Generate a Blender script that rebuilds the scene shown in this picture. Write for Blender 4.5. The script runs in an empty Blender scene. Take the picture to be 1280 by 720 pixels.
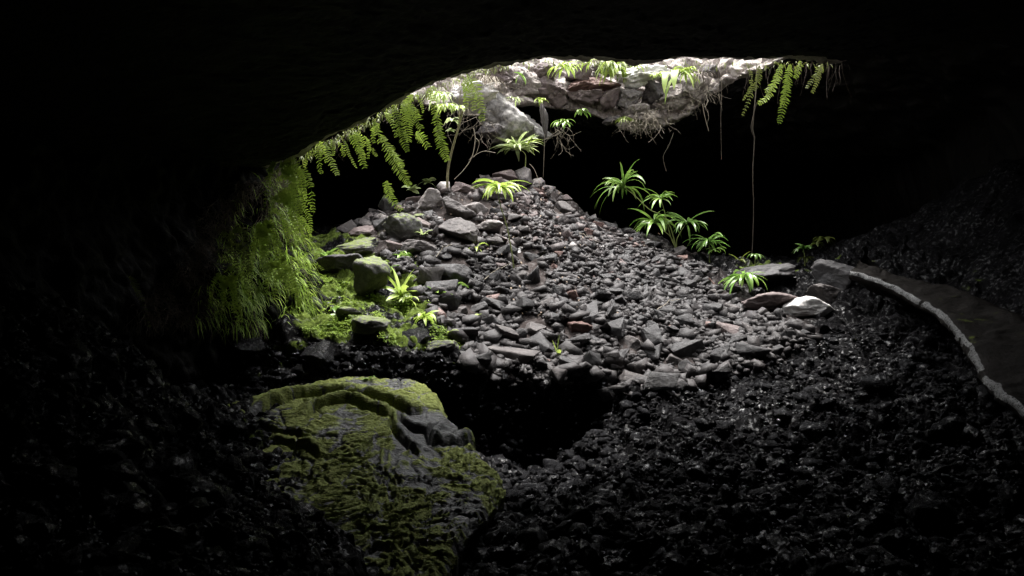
import bpy, math, random
import numpy as np
from mathutils import Vector, Matrix, Euler
random.seed(7); rng = np.random.default_rng(7)
scene = bpy.context.scene
COL = scene.collection
F = 985.0                                     # focal length in photo pixels (1280 wide)
def at(px, py, Y):                            # photo direction at distance Y -> a point of the cave
    return ((px-640)/F*Y, Y, (360-py)/F*Y)

# ------------------------------------------------------------ noise
def _h(ix, iy, iz, seed):
    n = (ix.astype(np.int64)*374761393 + iy.astype(np.int64)*668265263 + iz.astype(np.int64)*2147483647 + seed*1274126177) & 0xffffffff
    n = ((n ^ (n >> 13))*1274126177) & 0xffffffff
    n = ((n ^ (n >> 15))*2246822519) & 0xffffffff
    return ((n ^ (n >> 16)) & 0xffffff)/float(0xffffff)
def vn(P, s=1.0, seed=0):
    """value noise -1..1 at points P (N,3), feature size s"""
    Q = P/s; I = np.floor(Q); f = Q-I; f = f*f*f*(f*(f*6-15)+10)
    x, y, z = I[:, 0], I[:, 1], I[:, 2]; r = 0
    for dx in (0, 1):
        wx = f[:, 0] if dx else 1-f[:, 0]
        for dy in (0, 1):
            wy = f[:, 1] if dy else 1-f[:, 1]
            for dz in (0, 1):
                wz = f[:, 2] if dz else 1-f[:, 2]
                r = r + wx*wy*wz*_h(x+dx, y+dy, z+dz, seed)
    return r*2-1
def fbm(P, s, o=4, seed=0, g=0.5):
    r = 0; a = 1.0; t = 0
    for k in range(o):
        r = r + a*vn(P, s/2**k, seed+k*17); t += a; a *= g
    return r/t
def worley(P, s, seed=0, d2=True):
    """distance to the nearest jittered cell point, about 0..1"""
    Q = P/s; I = np.floor(Q); best = np.full(len(P), 9.0); sec = np.full(len(P), 9.0)
    for dx in (-1, 0, 1):
        for dy in (-1, 0, 1):
            for dz in ((0,) if d2 else (-1, 0, 1)):
                cx, cy, cz = I[:, 0]+dx, I[:, 1]+dy, I[:, 2]+dz
                if d2: cz = cz*0
                ax = cx+_h(cx, cy, cz, seed)-Q[:, 0]; ay = cy+_h(cx, cy, cz, seed+5)-Q[:, 1]
                az = 0 if d2 else cz+_h(cx, cy, cz, seed+9)-Q[:, 2]
                d = np.sqrt(ax*ax+ay*ay+az*az)
                sec = np.minimum(sec, np.maximum(best, d)); best = np.minimum(best, d)
    return best, sec
def sst(a, b, x):
    t = np.clip((x-a)/(b-a), 0, 1); return t*t*(3-2*t)

class Spline2:
    """surface through scattered control points: z = f(x, y)"""
    def __init__(s, pts, lam=0.0):
        A = np.array(pts, float); s.P = A[:, :2]; n = len(A)
        K = np.linalg.norm(s.P[:, None]-s.P[None], axis=2)
        M = np.zeros((n+3, n+3)); M[:n, :n] = -K-lam*np.eye(n)
        M[:n, n] = 1; M[:n, n+1:] = s.P; M[n, :n] = 1; M[n+1:, :n] = s.P.T
        s.w = np.linalg.solve(M, np.concatenate([A[:, 2], np.zeros(3)]))
    def __call__(s, x, y):
        x = np.asarray(x, float); y = np.asarray(y, float); n = len(s.P)
        r = s.w[n]+s.w[n+1]*x+s.w[n+2]*y
        for i in range(n):
            r = r - s.w[i]*np.sqrt((x-s.P[i, 0])**2+(y-s.P[i, 1])**2)
        return r
def inpoly(x, y, poly):
    x = np.asarray(x, float); y = np.asarray(y, float); r = np.zeros(x.shape, bool); n = len(poly)
    for i in range(n):
        x0, y0 = poly[i]; x1, y1 = poly[(i+1) % n]
        c = ((y0 > y) != (y1 > y)) & (x < (x1-x0)*(y-y0)/((y1-y0) or 1e-9)+x0)
        r ^= c
    return r
def distpoly(x, y, poly, closed=True):
    """distance to a polyline and the position along it"""
    n = len(poly); best = np.full(np.shape(x), 1e9); pos = np.zeros(np.shape(x)); side = np.zeros(np.shape(x))
    for i in range(n if closed else n-1):
        x0, y0 = poly[i]; x1, y1 = poly[(i+1) % n]; dx, dy = x1-x0, y1-y0
        t = np.clip(((x-x0)*dx+(y-y0)*dy)/(dx*dx+dy*dy+1e-12), 0, 1)
        d = np.hypot(x-x0-t*dx, y-y0-t*dy); m = d < best
        best = np.where(m, d, best); pos = np.where(m, (i+t)/max(1, n-1), pos)
        side = np.where(m, np.sign(dx*(y-y0)-dy*(x-x0)), side)
    return best, pos, side

# ------------------------------------------------------------ objects
def tag(o, label=None, cat=None, group=None, kind=None):
    if label: o['label'] = label
    if cat: o['category'] = cat
    if group: o['group'] = group
    if kind: o['kind'] = kind
    return o
def mesh(name, V, Fc, smooth=False):
    """mesh data from numpy arrays; Fc is a list of (n,k) index arrays"""
    me = bpy.data.meshes.new(name); V = np.asarray(V, np.float32)
    Fc = [np.asarray(f, np.int32) for f in (Fc if isinstance(Fc, list) else [Fc]) if len(f)]
    me.vertices.add(len(V)); me.vertices.foreach_set('co', V.ravel())
    tot = np.concatenate([np.full(len(f), f.shape[1], np.int32) for f in Fc]); idx = np.concatenate([f.ravel() for f in Fc])
    me.loops.add(len(idx)); me.loops.foreach_set('vertex_index', idx)
    me.polygons.add(len(tot)); st = np.concatenate([[0], np.cumsum(tot)[:-1]]).astype(np.int32)
    me.polygons.foreach_set('loop_start', st); me.polygons.foreach_set('loop_total', tot)
    if smooth: me.polygons.foreach_set('use_smooth', np.ones(len(tot), bool))
    me.update(calc_edges=True); return me
def attr(me, name, v):
    a = me.attributes.new(name, 'FLOAT', 'POINT'); a.data.foreach_set('value', np.asarray(v, np.float32))
def obj(name, me, m=None, parent=None, loc=None):
    o = bpy.data.objects.new(name, me); COL.objects.link(o)
    if m is not None and me is not None and not me.materials: me.materials.append(m)
    if parent: o.parent = parent
    if loc is not None: o.location = loc
    return o
def gridfaces(r, c, wrap=False):
    i = np.arange(r-1)[:, None]; j = np.arange(c if wrap else c-1)[None]; k = (j+1) % c
    return np.stack([i*c+j, i*c+k, (i+1)*c+k, (i+1)*c+j], -1).reshape(-1, 4)

# ------------------------------------------------------------ materials
def mat(name):
    m = bpy.data.materials.new(name); m.use_nodes = True; nt = m.node_tree
    return m, nt, nt.nodes['Principled BSDF']
def nd(nt, t, **k):
    n = nt.nodes.new(t)
    for a, v in k.items():
        if a.startswith('i_'):
            n.inputs[a[2:].replace('_', ' ')].default_value = v
        else: setattr(n, a, v)
    return n
def noise(nt, scale, detail=6, rough=.6, coord='Object', stretch=None):
    tc = nd(nt, 'ShaderNodeTexCoord'); n = nd(nt, 'ShaderNodeTexNoise', i_Scale=scale, i_Detail=detail, i_Roughness=rough)
    src = tc.outputs[coord]
    if stretch:
        mp = nd(nt, 'ShaderNodeMapping'); mp.inputs['Scale'].default_value = stretch
        nt.links.new(src, mp.inputs[0]); src = mp.outputs[0]
    nt.links.new(src, n.inputs['Vector']); return n
def ramp(nt, src, stops):
    r = nd(nt, 'ShaderNodeValToRGB'); el = r.color_ramp.elements
    while len(el) < len(stops): el.new(.5)
    for e, (p, c) in zip(el, stops):
        e.position = p; e.color = (*c, 1) if len(c) == 3 else c
    nt.links.new(src, r.inputs[0]); return r
def bump(nt, p, src, strength, dist, prev=None):
    b = nd(nt, 'ShaderNodeBump'); b.inputs['Strength'].default_value = strength; b.inputs['Distance'].default_value = dist
    nt.links.new(src, b.inputs['Height'])
    if prev: nt.links.new(prev.outputs[0], b.inputs['Normal'])
    nt.links.new(b.outputs[0], p.inputs['Normal']); return b
def mixc(nt, fac, a, b):
    m = nd(nt, 'ShaderNodeMix', data_type='RGBA')
    if hasattr(fac, 'node'): nt.links.new(fac, m.inputs[0])
    else: m.inputs[0].default_value = fac
    for s, i in ((a, 6), (b, 7)):
        if hasattr(s, 'node'): nt.links.new(s, m.inputs[i])
        else: m.inputs[i].default_value = (*s, 1)
    return m.outputs[2]
def attrn(nt, name):
    a = nd(nt, 'ShaderNodeAttribute', attribute_name=name); return a
def math_(nt, op, a, b, clamp=False):
    m = nd(nt, 'ShaderNodeMath', operation=op, use_clamp=clamp)
    for s, i in ((a, 0), (b, 1)):
        if hasattr(s, 'node'): nt.links.new(s, m.inputs[i])
        else: m.inputs[i].default_value = s
    return m.outputs[0]

def glints(nt, p, scale, lo=.56, hi=.66, mx=.9, mn=.02):
    n = noise(nt, scale, 3, .6); r = ramp(nt, n.outputs[0], [(lo, (mn,)*3), (hi, (mx,)*3)])
    big = noise(nt, .9, 3, .55); rb = ramp(nt, big.outputs[0], [(.38, (.22,)*3), (.60, (1.0,)*3)])
    nt.links.new(math_(nt, 'MULTIPLY', r.outputs[0], rb.outputs[0]), p.inputs['Specular IOR Level'])
def rock_mat(name, dark, mid, light, scale=3.0, rough=.75, tint=False, moss=0.0, bs=.5, spec=.4, wet=0):
    m, nt, p = mat(name)
    n = noise(nt, scale, 8, .65); n2 = noise(nt, scale*9, 5, .6)
    r = ramp(nt, n.outputs[0], [(.32, dark), (.52, mid), (.70, light)])
    c = mixc(nt, .35, r.outputs[0], ramp(nt, n2.outputs[0], [(.35, dark), (.65, light)]).outputs[0])
    if tint:                                    # every stone of a heap has its own colour, with painted light falloff mixed in
        a = attrn(nt, 'tint')
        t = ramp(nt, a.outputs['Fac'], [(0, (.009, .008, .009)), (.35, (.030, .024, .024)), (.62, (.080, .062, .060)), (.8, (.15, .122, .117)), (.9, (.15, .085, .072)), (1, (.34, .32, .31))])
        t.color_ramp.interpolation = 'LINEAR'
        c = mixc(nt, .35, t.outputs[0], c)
    if moss > 0:
        geo = nd(nt, 'ShaderNodeNewGeometry'); sp = nd(nt, 'ShaderNodeSeparateXYZ'); nt.links.new(geo.outputs['Normal'], sp.inputs[0])
        nm = noise(nt, 5, 5, .7)
        f = math_(nt, 'MULTIPLY', math_(nt, 'SUBTRACT', math_(nt, 'ADD', nm.outputs[0], math_(nt, 'MULTIPLY', sp.outputs[2], .25)), .92-moss, True), 6.0, True)
        c = mixc(nt, f, c, ramp(nt, n2.outputs[0], [(.3, (.05, .075, .012)), (.7, (.16, .20, .035))]).outputs[0])
    nt.links.new(c, p.inputs['Base Color'])
    rr = ramp(nt, n2.outputs[0], [(.3, (rough-.2,)*3), (.7, (min(1, rough+.15),)*3)]); nt.links.new(rr.outputs[0], p.inputs['Roughness'])
    p.inputs['Specular IOR Level'].default_value = spec
    if wet: glints(nt, p, wet)
    b = bump(nt, p, n.outputs[0], bs, .08); bump(nt, p, n2.outputs[0], bs, .02, b)
    return m
def leaf_mat(name, c1, c2, trans=.35, rough=.4, scale=3):
    m, nt, p = mat(name)
    n = noise(nt, scale, 3, .5)
    oi = nd(nt, 'ShaderNodeObjectInfo')
    c = ramp(nt, n.outputs[0], [(.35, c1), (.65, c2)]).outputs[0]
    hs = nd(nt, 'ShaderNodeHueSaturation'); nt.links.new(c, hs.inputs['Color'])
    nt.links.new(math_(nt, 'ADD', math_(nt, 'MULTIPLY', oi.outputs['Random'], .4), .8), hs.inputs['Value'])
    nt.links.new(hs.outputs[0], p.inputs['Base Color']); p.inputs['Roughness'].default_value = rough
    tr = nd(nt, 'ShaderNodeBsdfTranslucent'); nt.links.new(hs.outputs[0], tr.inputs[0])
    mx = nd(nt, 'ShaderNodeMixShader'); mx.inputs[0].default_value = trans
    nt.links.new(p.outputs[0], mx.inputs[1]); nt.links.new(tr.outputs[0], mx.inputs[2])
    nt.links.new(mx.outputs[0], nt.nodes['Material Output'].inputs[0])
    return m
def flat_mat(name, c1, c2, scale=8, rough=.7):
    m, nt, p = mat(name); n = noise(nt, scale, 5, .6)
    nt.links.new(ramp(nt, n.outputs[0], [(.3, c1), (.7, c2)]).outputs[0], p.inputs['Base Color'])
    p.inputs['Roughness'].default_value = rough; return m
M = {}
M['rubble'] = rock_mat('rubble_stone', (.04, .038, .04), (.09, .085, .085), (.17, .16, .155), 6, .55, tint=True, bs=.5, spec=.22)
M['dark'] = rock_mat('dark_basalt', (.007, .007, .008), (.019, .017, .018), (.050, .046, .047), 4, .5, bs=.6)
M['grey'] = rock_mat('grey_basalt', (.025, .022, .022), (.060, .052, .051), (.13, .115, .11), 4, .7, bs=.6)
M['pale'] = rock_mat('pale_basalt', (.07, .060, .057), (.15, .134, .13), (.30, .275, .265), 4, .7, bs=.6)
M['mauve'] = rock_mat('mauve_basalt', (.045, .033, .032), (.10, .073, .071), (.20, .16, .152), 4, .7, bs=.6)
M['red'] = rock_mat('reddish_basalt', (.055, .028, .023), (.11, .058, .047), (.18, .11, .095), 5, .75, bs=.6)
M['mossy'] = rock_mat('mossy_basalt', (.03, .03, .03), (.07, .067, .064), (.13, .125, .12), 4, .7, moss=.32, bs=.6)
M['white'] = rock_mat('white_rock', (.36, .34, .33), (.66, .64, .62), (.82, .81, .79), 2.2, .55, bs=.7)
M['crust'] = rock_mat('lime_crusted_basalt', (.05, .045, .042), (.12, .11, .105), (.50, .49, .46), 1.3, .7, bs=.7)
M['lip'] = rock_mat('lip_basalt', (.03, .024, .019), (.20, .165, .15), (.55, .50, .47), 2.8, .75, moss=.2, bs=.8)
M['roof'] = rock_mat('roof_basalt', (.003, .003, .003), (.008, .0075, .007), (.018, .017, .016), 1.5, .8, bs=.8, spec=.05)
M['wet'] = rock_mat('wet_clinker', (.003, .003, .0033), (.010, .010, .011), (.028, .028, .030), 9, .24, bs=.8, wet=14)
M['wet'].node_tree.nodes['Principled BSDF'].inputs['IOR'].default_value = 1.8
M['fern'] = leaf_mat('fern_green', (.18, .27, .035), (.33, .44, .07), .45, .45)
M['fern_dim'] = leaf_mat('dull_fern_green', (.09, .12, .02), (.18, .21, .05), .4, .5)  # darker, duller green than the other fern fronds
M['leaf'] = leaf_mat('leaf_green', (.10, .20, .035), (.22, .34, .07), .28, .3)
M['leaf_pale'] = leaf_mat('pale_leaf_green', (.35, .45, .16), (.52, .60, .30), .35, .4)
M['leaf_dark'] = leaf_mat('deep_leaf_green', (.08, .17, .03), (.18, .30, .08), .3, .25)
M['leaf_yellow'] = leaf_mat('yellow_leaf_green', (.22, .32, .05), (.38, .48, .10), .35, .4)
M['grass'] = leaf_mat('grass_green', (.16, .26, .025), (.33, .46, .06), .45, .5)
M['stem'] = flat_mat('green_stem', (.10, .12, .03), (.19, .22, .07))
M['bark'] = flat_mat('pale_bark', (.28, .27, .15), (.48, .45, .28), 20)
M['root'] = flat_mat('root_brown', (.05, .035, .025), (.17, .13, .10), 30)
M['root_pale'] = flat_mat('root_pale', (.13, .11, .08), (.27, .23, .17), 30)
M['moss'] = flat_mat('moss_green', (.07, .10, .012), (.19, .25, .03), 40, .9)
# ------------------------------------------------------------ the cave floor
shared = [(780,500,11.4),(800,484,12.0),(800,520,10.8),(800,600,9.4),(800,720,6.6),(900,440,12.6),(900,520,11.0),(1000,425,12.6),(1060,398,13.4),
 (1000,600,8.8),(1000,500,11.0),(1000,720,6.3),(1160,425,12.0),(1180,500,10.0),(1200,600,8),(1200,720,6.1),(1300,540,8.6),(1110,430,12.3),
 (1110,397,13.0),(1085,394,13.8),(1130,394,13.7),(1180,404,13.2),(1215,435,12.0),(1250,470,11.0),(1160,336,15.4),(1060,322,16),(1290,300,14.5),(1270,360,13.6)]
high = [(640,222,17.6),(560,240,16.5),(690,246,17.4),(600,232,17.3),(480,290,15.2),(780,298,17),(735,285,16.8),(640,335,14.6),(560,335,14.2),(720,400,13),(600,400,12.9),
 (600,462,12.0),(690,474,12.0),(757,480,12.1),(900,335,17),(850,372,14.6),(980,385,14.4),(960,352,16),(1030,340,16.3),
 (420,318,15),(380,310,17),(430,375,12.9),(480,380,12.8),(400,395,12.1),(300,402,11.9),(520,425,11.6),(540,380,12.8),
 (150,412,10.6),(230,416,10.9),(310,418,11.0),(400,421,11.0),(480,432,11.05),(560,452,11.25),(640,476,11.7)]
low = [(150,510,10.4),(250,490,10.6),(330,484,10.7),(400,480,10.75),(480,484,10.8),(530,505,10.85),(570,560,10.9),(620,600,11.0),(690,610,11.2),(740,600,11.4),(690,590,13),(400,455,13),
 (600,630,10.0),(690,620,10.1),(660,640,9),(560,700,8.6),(640,665,8.0),(640,720,6.9),(500,600,9.8),(450,760,5.9),(520,800,6.5),(720,560,10.9),(745,540,10.9),
 (0,360,6.4),(100,415,7.0),(150,432,7.2),(205,478,8.2),(236,530,8.3),(272,575,8.0),(325,615,7.2),(360,650,6.3),(345,720,5.4),(200,600,5.6),(0,600,4.6),(0,470,5.4),(200,720,4.4),(0,720,3.6),(270,640,5.9),(-120,400,5)]
near_ = [(0,0,-1.7),(0,3,-2.0),(2,3,-2.0),(-2,2,-1.5),(-4,3,.2),(-4,-2,0),(4,3,-1.9),(7,5,-1.2),(6,0,-1),(0,-6,-.8),(-7,6,.8),(12,3,0),(-10,0,0)]
far_ = [(0,21,1.2),(-2,25,-.5),(4,24,-.2),(0,32,0),(10,12,2.0),(10,16,2.5),(11,8,1.8),(-6.5,14,1.4),(-6,18,1.4),(-3.5,19,1.5),(-8,20,1.5),(-7,10,.8),(9,22,1.0),(7,19,.6),(-10,26,0),(10,28,0)]
zH = Spline2([at(*p) for p in shared+high]+near_+far_, .015); zL = Spline2([at(*p) for p in shared+low]+near_+far_, .015)
EDGE = [(-13,10.2),(-8,10.4)]+[(at(*p)[0], p[2]) for p in [(150,412,10.6),(230,416,10.9),(310,418,11.0),(400,421,11.0),(480,432,11.05),(560,452,11.25),(640,476,11.7),(690,478,11.85),(760,482,11.95),(800,484,12.2)]]+[(14,12.6)]
def zbase(x, y, full=False):
    Pq = np.stack([np.ravel(x), np.ravel(y), 0*np.ravel(x)], 1); sh_ = Pq.shape[0]
    jx = np.ravel(x)+vn(Pq, .5, 701)*.10+vn(Pq, .18, 703)*.05; jy = np.ravel(y)+vn(Pq, .6, 702)*.16+vn(Pq, .2, 704)*.06
    d, _, side = distpoly(jx, jy, EDGE, closed=False); sd = d*side
    wd_ = .07+.16*sst(-.2, -1.4, np.ravel(x)); t = sst(-1, 1, sd/wd_); h, l = zH(np.ravel(x), np.ravel(y)), zL(np.ravel(x), np.ravel(y))
    z = l+(h-l)*t
    if full: return z, t, h-l, sd
    return z.reshape(np.shape(x))
CONE = [(560,226),(640,206),(695,232),(725,268),(800,290),(868,325),(935,372),(1010,400),(1010,425),(950,448),(860,480),(760,486),(690,480),(600,466),(560,430),(552,390),(520,335),(440,305),(470,262)]
def to_px(x, y, z): return 640+F*x/y, 360-F*z/y
def cone_mask(x, y, z):
    px, py = to_px(x, np.maximum(y, .5), z); inside = inpoly(px, py, CONE) & (y > 11) & (y < 18.2)
    d, _, _ = distpoly(px, py, CONE); d = d+vn(np.stack([x, y, 0*x], 1), .6, 55)*14; return np.where(inside, np.clip(.3+d/40, 0, 1), np.clip(.3-d/30, 0, 1))*((y > 10.5) & (y < 19))
def zf(x, y):                                   # floor without its roughness
    return zbase(x, y)
xs = np.concatenate([np.linspace(-13, -6.6, 50), np.linspace(-6.5, 8.4, 760), np.linspace(8.5, 14, 45)])
ys = [-8.0]
while ys[-1] < 40:
    y = ys[-1]; ys.append(y+(.35 if y < 3.4 else (.016+.0009*(y-3.4)*1.0 if y < 18.4 else .15)))
ys = np.array(ys); X, Yg = np.meshgrid(xs, ys); x = X.ravel(); y = Yg.ravel()
z, tstep, dstep, sdl = zbase(x, y, True); cm = cone_mask(x, y, z)
P = np.stack([x, y, z], 1); rough = 1-cm*.75
big = fbm(P*[1, 1, .6], 1.3, 3, 3)*.26
w1, w1b = worley(P+.12*np.stack([vn(P, .3, 1), vn(P, .3, 2), 0*z], 1), .42, 11); w2, _ = worley(P+.04*np.stack([vn(P, .1, 4), vn(P, .1, 5), 0*z], 1), .15, 21)
pxp, pyp = to_px(x, np.maximum(y, .5), z)
z2 = z + big*rough + ((.55-w1)*.22 + (.5-w2)*.085)*rough + fbm(P, .09, 3, 31)*.035*rough + fbm(P, .5, 3, 8)*.05*cm
P = np.stack([x, y, z2], 1)
D = np.stack([fbm(P, .30, 3, 51), fbm(P, .30, 3, 61), fbm(P, .22, 3, 71)], 1)*(rough*.13)[:, None]
P = P+D
und = np.exp(-((tstep-.35)/.3)**2)*np.clip(dstep-.1, 0, 1)*(np.abs(sdl) < .12)+np.clip(dstep-.1, 0, 1)*np.exp(-(np.clip(-sdl, 0, 9)/.35)**2)*(sdl < -.0)*.9
unx = sst(2.0, -1.0, (x+.9)*-1)*0+sst(-1.6, -.3, x)
P[:, 1] += (.10+.36*unx)*und
w3, _ = worley(P, .11, 91, d2=False); P[:, 2] += (.5-w3)*.06*rough; P[:, 1] -= (.5-w3)*.03*rough
# moss grows on the ledge top, on the boulders left of the heap and in thin patches
def region(poly, soft=14):
    ins = inpoly(pxp, pyp, poly); d, _, _ = distpoly(pxp, pyp, poly); return np.where(ins, np.clip(.5+d/soft, 0, 1), np.clip(.5-d/soft, 0, 1))*(y > 8)
ledge = region([(235,395),(350,300),(430,300),(480,290),(520,320),(540,370),(590,415),(592,448),(520,440),(440,420),(380,424),(240,424)])
patch = fbm(P, .55, 3, 77)
moss = ledge*np.clip(.75+patch*1.4, 0, 1)
moss = np.maximum(moss, region([(920,335),(1000,330),(1060,318),(1060,335),(960,350)])*np.clip(.4+patch, 0, 1))
moss = np.maximum(moss, region([(1180,350),(1290,350),(1290,420),(1230,400)])*np.clip(.1+patch, 0, .6))
moss = np.maximum(moss, region([(150,420),(250,430),(320,520),(400,600),(430,680),(330,660),(240,520)], 30)*np.clip(.05+patch*1.0, 0, .5))
moss = np.maximum(moss, region([(380,425),(590,450),(600,475),(450,480),(330,490),(240,440)], 14)*np.clip(.15+patch*1.5, 0, .8))
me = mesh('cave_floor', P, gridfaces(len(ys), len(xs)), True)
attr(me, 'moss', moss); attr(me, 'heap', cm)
def floor_mat():
    m, nt, p = mat('cave_floor_rock')
    n = noise(nt, 5, 9, .7); n2 = noise(nt, 45, 5, .65); n3 = noise(nt, .8, 3, .5)
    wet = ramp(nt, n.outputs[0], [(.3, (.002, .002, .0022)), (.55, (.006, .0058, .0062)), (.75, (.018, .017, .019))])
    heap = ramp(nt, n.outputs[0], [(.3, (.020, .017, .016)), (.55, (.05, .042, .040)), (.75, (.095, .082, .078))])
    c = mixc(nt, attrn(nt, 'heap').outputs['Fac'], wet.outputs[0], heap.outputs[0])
    mg = ramp(nt, n2.outputs[0], [(.3, (.035, .05, .010)), (.7, (.11, .15, .03))])
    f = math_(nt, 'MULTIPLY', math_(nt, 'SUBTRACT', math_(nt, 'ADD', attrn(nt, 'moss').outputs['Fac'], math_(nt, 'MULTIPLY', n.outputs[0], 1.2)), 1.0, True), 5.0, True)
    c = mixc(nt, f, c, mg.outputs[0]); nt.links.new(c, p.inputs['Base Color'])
    r = nd(nt, 'ShaderNodeMix'); nt.links.new(math_(nt, 'MAXIMUM', attrn(nt, 'heap').outputs['Fac'], f), r.inputs[0])
    nt.links.new(ramp(nt, n2.outputs[0], [(.3, (.22,)*3), (.7, (.5,)*3)]).outputs[0], r.inputs[2]); r.inputs[3].default_value = .85
    nt.links.new(r.outputs[0], p.inputs['Roughness']); glints(nt, p, 16)
    b = bump(nt, p, n.outputs[0], .8, .06); bump(nt, p, n2.outputs[0], .8, .018, b); return m
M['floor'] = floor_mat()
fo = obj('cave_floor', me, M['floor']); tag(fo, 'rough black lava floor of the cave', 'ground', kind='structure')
FLOORP = P.copy()
# height lookup on the finished, rough floor (grid is still near-regular)
GX, GY, GZ = xs, ys, P[:, 2].reshape(len(ys), len(xs))
def zr(x, y):
    x = np.atleast_1d(np.asarray(x, float)); y = np.atleast_1d(np.asarray(y, float))
    i = np.clip(np.searchsorted(GX, x), 1, len(GX)-1); j = np.clip(np.searchsorted(GY, y), 1, len(GY)-1)
    i = np.where(np.abs(GX[i-1]-x) < np.abs(GX[i]-x), i-1, i); j = np.where(np.abs(GY[j-1]-y) < np.abs(GY[j]-y), j-1, j)
    return GZ[j, i]
def hit(px, py, y0=4.0, y1=24.0, rough=True):
    t = np.arange(y0, y1, .03); x = (px-640)/F*t; zray = (360-py)/F*t
    zz = zr(x, t) if rough else zf(x, t); k = np.argmax(zz >= zray)
    if not (zz >= zray).any(): k = np.argmin(zray-zz)
    return Vector((x[k], t[k], zz[k]))

# ------------------------------------------------------------ the cave roof with its skylight
def closed_spline(pts, n):
    pts = np.array(pts, float); m = len(pts); out = []
    for i in range(n):
        u = i/n*m; k = int(u); t = u-k
        p0, p1, p2, p3 = (pts[(k+j-1) % m] for j in range(4))
        out.append(.5*((2*p1)+(-p0+p2)*t+(2*p0-5*p1+4*p2-p3)*t*t+(-p0+3*p1-3*p2+p3)*t**3))
    return np.array(out)
HOLE = [(-3.9,12.7),(-3.1,11.4),(-1.4,10.9),(0.4,10.8),(2.6,10.8),(4.3,11.1),(5.4,12.2),(6.0,14),(6.2,16.5),(5.3,18.3),(3.6,19.2),(1.8,19.0),(0.3,18.5),(-1.2,17.8),(-2.6,16.4),(-3.8,14.6)]
NA = 1300
rim = closed_spline(HOLE, NA)
cc = [at(*p) for p in [(330,215,12.4),(372,198,11.3),(460,150,11),(520,117,11),(600,86,10.9),(650,73,10.8),(780,76,10.8),(900,78,10.9),(1040,78,11.4),
  (905,96,18.4),(850,150,19.1),(790,162,19.2),(740,140,19),(690,128,18.7),(600,140,18.0),(560,135,17.6)]]
cc += [(6.0,14,4.7),(6.2,16.5,5.2),(-2.3,16.4,4.1),(-3.3,14.4,3.2),(0,8,3.0),(0,4,2.7),(0,0,2.4),(0,-5,1),(3,6,3.0),(6,8,3.2),(9,8,2.2),(-3,8,2.1),(-4.5,8,1.6),(-5,4,1.2),(-2.5,4,1.9),
  (8,14,4.6),(0,24,4.0),(-5,20,3.8),(5,25,3.8),(0,31,3),(-7,14,3),(11,12,3),(10,20,3.5),(-9,8,1),(-10,18,2.5),(10,0,1.5),(-8,0,1)]
zceil0 = Spline2(cc, .01)
def zceil(x, y):
    e = np.maximum.reduce([np.abs(x)-10.5, -4-y, y-31, 0*x])
    return zceil0(np.clip(x, -12, 12), np.clip(y, -6, 33))-np.minimum(e*2.6, 9)
cx, cy = 1.2, 15.0
nrm = rim-[cx, cy]; nrm /= np.linalg.norm(nrm, axis=1)[:, None]
ds = [0.0]
while ds[-1] < 34: ds.append(ds[-1]+(.035 if ds[-1] < .8 else (.035+.05*(ds[-1]-.8))))
ds = ds[::-1]; rows = []
for d in ds:
    q = rim+nrm*d; rows.append(np.stack([q[:, 0], q[:, 1], zceil(q[:, 0], q[:, 1])+.0*d], 1))
RIMH = 3.0; base = rows[-1]
for k in range(1, 75):                          # the broken face of the hole, opening outwards
    t = k/74; q = rim+nrm*(.25*math.sin(t*math.pi*.5)+1.5*t**1.6)
    rows.append(np.stack([q[:, 0], q[:, 1], base[:, 2]*(1-t)+t*(6.4+0*base[:, 2])], 1))
last = rim+nrm*1.75
for d in [.2, .5, 1, 2, 4, 8, 14, 22, 30, 34.2]:
    q = rim+nrm*(1.75+d); rows.append(np.stack([q[:, 0], q[:, 1], np.full(NA, 6.45)+.1*np.sin(q[:, 0])*(d < 20)], 1))
R = np.array(rows); nr = len(rows); P = R.reshape(-1, 3)
amp = np.zeros(nr); i0 = len(ds)-1
for i in range(nr):
    amp[i] = .9 if i < i0-14 else (.55 if i < i0 else 1.0)
    if i > i0+74: amp[i] = .5
amp = np.repeat(amp, NA)
nearr = np.repeat((R[:, :, 1] < 12.5).any(0)[None], nr, 0).ravel()*0
big = np.stack([fbm(P, .9, 3, 5), fbm(P, .9, 3, 6), fbm(P, .9, 3, 7)], 1)*.20
w, wb = worley(P, .55, 15, d2=False); wv = np.clip(wb-w, 0, .5)
w2, _ = worley(P, .2, 16, d2=False)
out = P-np.array([cx, cy, 4.0]); out[:, 2] *= .2; out /= np.linalg.norm(out, axis=1)[:, None]+1e-6
near = np.clip((13.0-P[:, 1])/1.5, 0, 1)*(np.abs(P[:, 0]) < 9)     # the near rim is smoother
k = (amp*(1-.55*near))[:, None]
P = P+big*k - out*((wv-.2)*.55)[:, None]*k - out*((.5-w2)*.12)[:, None]*k + np.stack([vn(P, .07, 41), vn(P, .07, 42), vn(P, .07, 43)], 1)*.03*amp[:, None]
me = mesh('cave_roof', P, gridfaces(nr, NA, True), False)
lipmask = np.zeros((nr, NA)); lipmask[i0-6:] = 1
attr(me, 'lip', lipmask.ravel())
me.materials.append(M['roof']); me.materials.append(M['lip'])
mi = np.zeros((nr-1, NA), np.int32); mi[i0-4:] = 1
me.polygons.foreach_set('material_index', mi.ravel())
ro = obj('cave_roof', me); tag(ro, 'dark cave roof broken open in a skylight', 'roof', kind='structure')

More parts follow.
